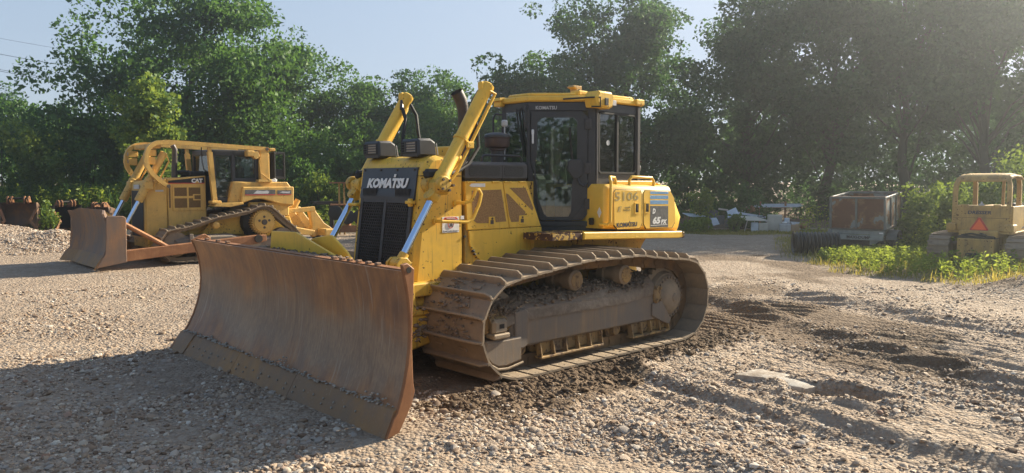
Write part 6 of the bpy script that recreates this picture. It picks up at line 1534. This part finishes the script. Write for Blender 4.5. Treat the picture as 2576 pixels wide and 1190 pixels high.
def make_shrub(name, label, loc, r, h, mat_, seed, n=40, lpc=70, leaf=.10, cr=(.22, .45), zb=.05):
    t = thing(name, label, 'shrub', loc, 0, 'shrubs along the yard edge')
    C = crown_clusters(seed, n, r, r * .8, zb, h, .4, boughs=n > 60); g = np.random.default_rng(seed + 1); rad = g.uniform(cr[0], cr[1], len(C))
    idx = np.repeat(np.arange(len(C)), lpc); off = ball(g, len(idx)) * (g.uniform(.2, 1, len(idx)) ** .5)[:, None] * rad[idx][:, None]
    v, f = leaves(C[idx] + off, leaf, .1, seed=seed + 2, dirs=off * .8); link('foliage', np_mesh('foliage', v, f, mat_), t)
    b = MB(False); rr_ = random.Random(seed)
    for k in range(7):
        e = Vector(C[rr_.randrange(len(C))]); b.sweep([(rr_.uniform(-.1, .1), rr_.uniform(-.1, .1), -.05), tuple(e * .5 + Vector((0, 0, .1))), tuple(e)], [.03, .02, .006], n=5)
    link('stem', b.mesh('stem', M['bark'], 60), t); return t
make_shrub('shrub', 'bright bushy shrub cut by the left edge, tallest there', (PX(5, 31.5), 31.5, 0), 1.5, HZ(255, 31.5), M['leaf_light'], 101, 70, 80, .12)
make_shrub('shrub', 'sunlit shrub above the leftmost bucket', (PX(105, 31.8), 31.8, 0), 1.1, HZ(335, 31.8), M['leaf_light'], 103, 55, 75, .12)
make_shrub('shrub', 'small green shrub above the second bucket', (PX(225, 32.5), 32.5, 0), .9, HZ(345, 32.5), M['leaf_mid'], 105, 40, 70, .11)
make_shrub('shrub', 'yellow-leaved shrub between the two left buckets', (PX(118, 27.6), 27.6, 0), .35, HZ(505, 27.6), M['leaf_light'], 107, 16, 45, .09, (.14, .25))
make_shrub('shrub', 'pale leafy shrub right behind the ochre dozer cab', (PX(765, 30), 30, 0), 1.3, HZ(385, 30), M['leaf_mid'], 109, 60, 80, .11)
make_shrub('shrub', 'broad bush behind the ripper of the ochre dozer', (PX(850, 32), 32, 0), 1.7, HZ(360, 32), M['leaf_mid'], 111, 80, 80, .12)
make_shrub('shrub', 'light leafy shrub left of the storage rack', (PX(800, 29), 29, 0), .8, HZ(430, 29), M['leaf_light'], 113, 36, 70, .10)
make_shrub('shrub', 'dark shrub behind the left headlight of the big dozer', (PX(950, 33), 33, 0), 1.5, HZ(350, 33), M['leaf_dark'], 115, 70, 80, .12)
make_shrub('shrub', 'broad leaved sapling at the left end of the scrap heap', (PX(1763, 28.6), 28.6, 0), .4, HZ(478, 28.6), M['leaf_weed'], 117, 22, 50, .12, (.14, .28))
make_shrub('shrub', 'low green bush in front of the dark board', (PX(1752, 27.4), 27.4, 0), .45, .42, M['leaf_weed'], 119, 22, 50, .10, (.14, .26))
make_shrub('shrub', 'shady bush right behind the middle of the scrap heap', (PX(1870, 29.6), 29.6, 0), 1.0, HZ(470, 29.6), M['leaf_mid'], 121, 44, 60, .13)
make_shrub('shrub', 'small weedy bush under the tilted table', (PX(1850, 27.4), 27.4, 0), .3, .62, M['leaf_light'], 123, 14, 40, .10, (.12, .22))
make_shrub('shrub', 'large pale backlit bush left of the faded dozer canopy', (PX(2345, 19.6), 19.6, 0), .75, HZ(470, 19.6), M['leaf_light'], 125, 50, 70, .09, (.2, .36))
make_shrub('shrub', 'large pale backlit bush behind the faded dozer', (PX(2530, 21), 21, 0), 1.7, HZ(398, 21), M['leaf_light'], 127, 110, 80, .10, (.25, .45))
make_shrub('shrub', 'leafy bush between the trailer and the faded dozer', (PX(2310, 19.4), 19.4, 0), .28, HZ(545, 19.4), M['leaf_light'], 129, 18, 55, .08, (.14, .28))

make_shrub('shrub', 'tall pale weedy bush touching the left post of the faded dozer', (PX(2395, 18.9), 18.9, 0), .42, HZ(462, 18.9), M['leaf_light'], 131, 40, 60, .08, (.14, .28))
# undergrowth that reads as one mass below the trees
def mass(name, label, n, zf, leaf, mat_, seed, xr, yf, clus=7, zmin=0.0, kind='stuff', cr=.5):
    g = np.random.default_rng(seed); m = n // 60
    x = g.uniform(xr[0], xr[1], m); y = yf(x, g); z = zmin + g.random(m) ** .8 * zf(x)
    idx = np.repeat(np.arange(m), 60); off = ball(g, len(idx)) * (g.uniform(.2, 1, len(idx)) ** .5)[:, None] * g.uniform(.6, 1.3, m)[idx][:, None] * cr; C = np.stack([x, y, z], 1)[idx] + off
    C = C[C[:, 2] > .0]; v, f = leaves(C, leaf, .15, seed=seed + 1); o = link(name, np_mesh(name, v, f, mat_)); return tag(o, label, kind=kind)
zt_l = lambda x: np.interp(x, [-32, -24, -18, -12, -8, -3, 4, 10, 30], [5.0, 5.4, 4.6, 4.4, 4.6, 4.6, 4.8, 5.2, 5.2]) * (.8 + .35 * vnoise(x * .55, x * 0))
mass('undergrowth', 'dense green undergrowth below the left and middle trees', 66000, zt_l, .17, M['leaf_mid'], 201, (-30, 3), lambda x, g: 36 + g.uniform(-2.5, 3, len(x)) + .5 * np.sin(x))
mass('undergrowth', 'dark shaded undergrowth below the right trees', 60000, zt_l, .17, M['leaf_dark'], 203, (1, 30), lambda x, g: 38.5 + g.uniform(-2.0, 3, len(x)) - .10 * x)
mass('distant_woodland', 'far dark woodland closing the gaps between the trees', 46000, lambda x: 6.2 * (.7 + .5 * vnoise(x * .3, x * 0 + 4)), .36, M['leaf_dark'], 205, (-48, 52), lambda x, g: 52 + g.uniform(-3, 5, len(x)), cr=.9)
mass('brambles', 'dense green brambles behind the buckets and the ochre dozer', 42000, lambda x: 2.0 * (.6 + .6 * vnoise(x * .8, x * 0 + 2)), .11, M['leaf_mid'], 207, (-27, -5), lambda x, g: 32 + g.uniform(-1.4, 2, len(x)), cr=.4)
# woodland that goes on round the yard, seen mirrored in the cab glass
g6 = np.random.default_rng(91); m_ = 1700; an = g6.uniform(R(62), R(298), m_); rd = g6.uniform(50, 58, m_)
C6 = np.stack([rd * np.sin(an), 5 + rd * np.cos(an), g6.random(m_) ** .9 * (4.5 + 4.5 * vnoise(an * 9, an * 0))], 1); i6 = np.repeat(np.arange(m_), 40)
o6 = ball(g6, len(i6)) * (g6.uniform(.2, 1, len(i6)) ** .5)[:, None] * 1.7
v6, f6 = leaves((C6[i6] + o6)[(C6[i6] + o6)[:, 2] > 0], .55, .15, seed=92); tag(link('distant_woodland', np_mesh('distant_woodland', v6, f6, M['leaf_dark'])), 'woodland continuing around the yard behind the camera', kind='stuff')
# tall weeds and grasses, built blade by blade
def blades(xy, h, w, lean, seed, z0=None):
    g = np.random.default_rng(seed); n = len(xy); z = height(xy[:, 0], xy[:, 1]) if z0 is None else z0
    a = g.uniform(0, 2 * math.pi, n); d = np.stack([np.cos(a), np.sin(a), 0 * a], 1); s = np.stack([-np.sin(a), np.cos(a), 0 * a], 1)
    L = (h * g.uniform(.5, 1.3, n))[:, None]; ln = (lean * g.uniform(.3, 1.6, n))[:, None]; b0 = np.stack([xy[:, 0], xy[:, 1], z - .01], 1); up = np.array([0, 0, 1.0]); ww = (w * g.uniform(.6, 1.4, n))[:, None]
    v = np.empty((n, 6, 3)); v[:, 0] = b0 - s * ww; v[:, 1] = b0 + s * ww; m = b0 + up * L * .55 + d * L * ln * .35
    v[:, 2] = m + s * ww * .8; v[:, 3] = m - s * ww * .8; tp = b0 + up * L * (1 - ln * .25) + d * L * ln; v[:, 4] = tp + s * ww * .12; v[:, 5] = tp - s * ww * .12
    i = np.arange(n)[:, None] * 6; f = np.concatenate([i + np.array([[0, 1, 2, 3]]), i + np.array([[3, 2, 4, 5]])]); return v.reshape(-1, 3), f
def join(parts):
    vs_, fs_, k = [], [], 0
    for v, f in parts: vs_.append(v); fs_.append(f + k); k += len(v)
    return np.concatenate(vs_), np.concatenate(fs_)
def edge_x(y): return np.interp(y, [10, 11.6, 13, 14.3, 15.0, 16.5, 18.5, 20, 24, 26], [9.2, 7.9, 7.75, 7.5, 6.7, 6.45, 6.6, 7.0, 8.2, 8.6])
g5 = np.random.default_rng(77)
def patch(n, x0, x1, y0, y1, cond):
    p = np.stack([g5.uniform(x0, x1, n), g5.uniform(y0, y1, n)], 1); return p[cond(p[:, 0], p[:, 1])]
inyard = lambda x, y: (x > edge_x(y) + fbm(x * 1.3, y * 1.3) * 1.2 - .1) & (fbm(x * .9 + 3, y * .9) + .34 + .25 * sstep(0, 1, x - edge_x(y)) > g5.random(len(x)) * .55)
A = patch(42000, 6.0, 17, 10.8, 25, inyard)
gr_parts = [blades(A, .11, .006, .8, 301), blades(A[::9], .26, .008, .6, 302)]
o = link('grass', np_mesh('grass', *join(gr_parts), M['grass'])); tag(o, 'rough grass around the trailer and the faded dozer', kind='stuff')
B1 = patch(16000, 4.5, 14, 25.8, 28.6, lambda x, y: (y > 26.3 + fbm(x, y) * 1.5))
B2 = patch(24000, -27, 4, 28.0, 32, lambda x, y: (y > 29.0 + fbm(x * .7, y * .7) * 1.6))
o = link('grass', np_mesh('grass', *join([blades(B1, .09, .010, .6, 303), blades(B2, .26, .012, .5, 304)]), M['grass'])); tag(o, 'strip of grass along the foot of the trees', kind='stuff')
B3 = patch(12000, -27, -6, 29.9, 34.5, lambda x, y: x < 99)
v1, f1 = blades(B3, 1.5, .02, .22, 305)
hh = np.repeat(g5.uniform(.4, 1.0, 0), 1)
o = link('tall_weeds', np_mesh('tall_weeds', v1, f1, M['leaf_mid'])); tag(o, 'tall reedy weeds behind the buckets and the ochre dozer', kind='stuff')
# leafy weeds: stalks with leaves
def weed_plants(xy, h, seed, leaf=.07, per=26):
    g = np.random.default_rng(seed); n = len(xy); z = height(xy[:, 0], xy[:, 1]); H_ = h * g.uniform(.55, 1.25, n); ln = g.normal(0, .12, (n, 2))
    vs_, fs_ = blades(xy, .0001, .0001, 0, seed)
    a, b = [], []
    st = np.empty((n, 4, 3)); base = np.stack([xy[:, 0], xy[:, 1], z], 1); top = base + np.stack([ln[:, 0] * H_, ln[:, 1] * H_, H_], 1); e = np.array([.005, 0, 0])
    st[:, 0] = base - e; st[:, 1] = base + e; st[:, 2] = top + e * .5; st[:, 3] = top - e * .5
    idx = np.repeat(np.arange(n), per); t_ = g.uniform(.15, 1.0, len(idx)); P = base[idx] * (1 - t_[:, None]) + top[idx] * t_[:, None]
    an = g.uniform(0, 6.28, len(idx)); dr = np.stack([np.cos(an), np.sin(an), g.uniform(-.1, .7, len(idx))], 1); sp = (leaf * .6 + .10 * (1 - t_) * H_[idx])[:, None]
    v, f = leaves(P + dr * sp, leaf, .0, .36, seed + 1, dr * 2.2); return join([(st.reshape(-1, 3), np.arange(n * 4).reshape(n, 4)), (v, f)])
W1 = patch(2300, 6.6, 16, 12.0, 23, lambda x, y: (x > edge_x(y) + .25) & (fbm(x * .8 + 1, y * .8) > -.10) & ((y < 17.6) | (x > 9.4)))
W1 = W1[~((np.abs((W1[:, 0] - 8.59) * .766 - (W1[:, 1] - 19.4) * .643) < .55) & (np.abs((W1[:, 0] - 8.59) * .643 + (W1[:, 1] - 19.4) * .766 - .75) < .8))]
W1 = W1[np.hypot(W1[:, 0] - 9.9, W1[:, 1] - 16.6) > 1.0]
W2 = patch(420, 7.6, 13, 15.5, 21.5, lambda x, y: (x > 9.6 + (y - 19) * -.1) | (y > 20.5))
W2 = W2[np.hypot(W2[:, 0] - 9.9, W2[:, 1] - 16.6) > 1.4]; W2 = W2[np.hypot(W2[:, 0] - 9.1, W2[:, 1] - 20.0) > 1.3]
W3 = patch(700, 7.0, 10.2, 17.2, 18.9, lambda x, y: (x > edge_x(y) + .4) & ((x > 8.0) | (y < 18.0)) & (y < 18.75 - (x - 8.3) * .5))
o = link('weeds', np_mesh('weeds', *join([weed_plants(W1, .36, 311, .075, 22), weed_plants(W2, .95, 313, .085, 40), weed_plants(W3, .26, 317, .06, 26)]), M['leaf_weed'])); tag(o, 'leafy weeds growing around the trailer and the faded dozer', kind='stuff')
W4 = patch(1500, -24, -6, 29.5, 33.5, lambda x, y: x < 99); W5 = patch(240, -7.5, -3, 27.5, 30, lambda x, y: x < 99)
o = link('weeds', np_mesh('weeds', *join([weed_plants(W4, 1.35, 319, .12, 40), weed_plants(W5, .7, 321, .1, 30)]), M['leaf_weed'])); tag(o, 'tall leafy weeds below the left trees', kind='stuff')

# ------------------------------------------------------------------ hazy air lit by the low sun
def m_haze():
    t = NT('warm_haze'); v = t.n('VolumePrincipled', Color=(.86, .93, 1.0), Density=HAZE, Anisotropy=.78)
    t.t.links.new(v, t.out.inputs['Volume']); return t.m
HAZE = .0021
hb_ = MB(False); hb_.box((-74, -66, -3.0), (74, 76, 26), 0); tag(hb_.build('haze', m_haze(), None, 0), 'thin bright haze in the air', kind='stuff')
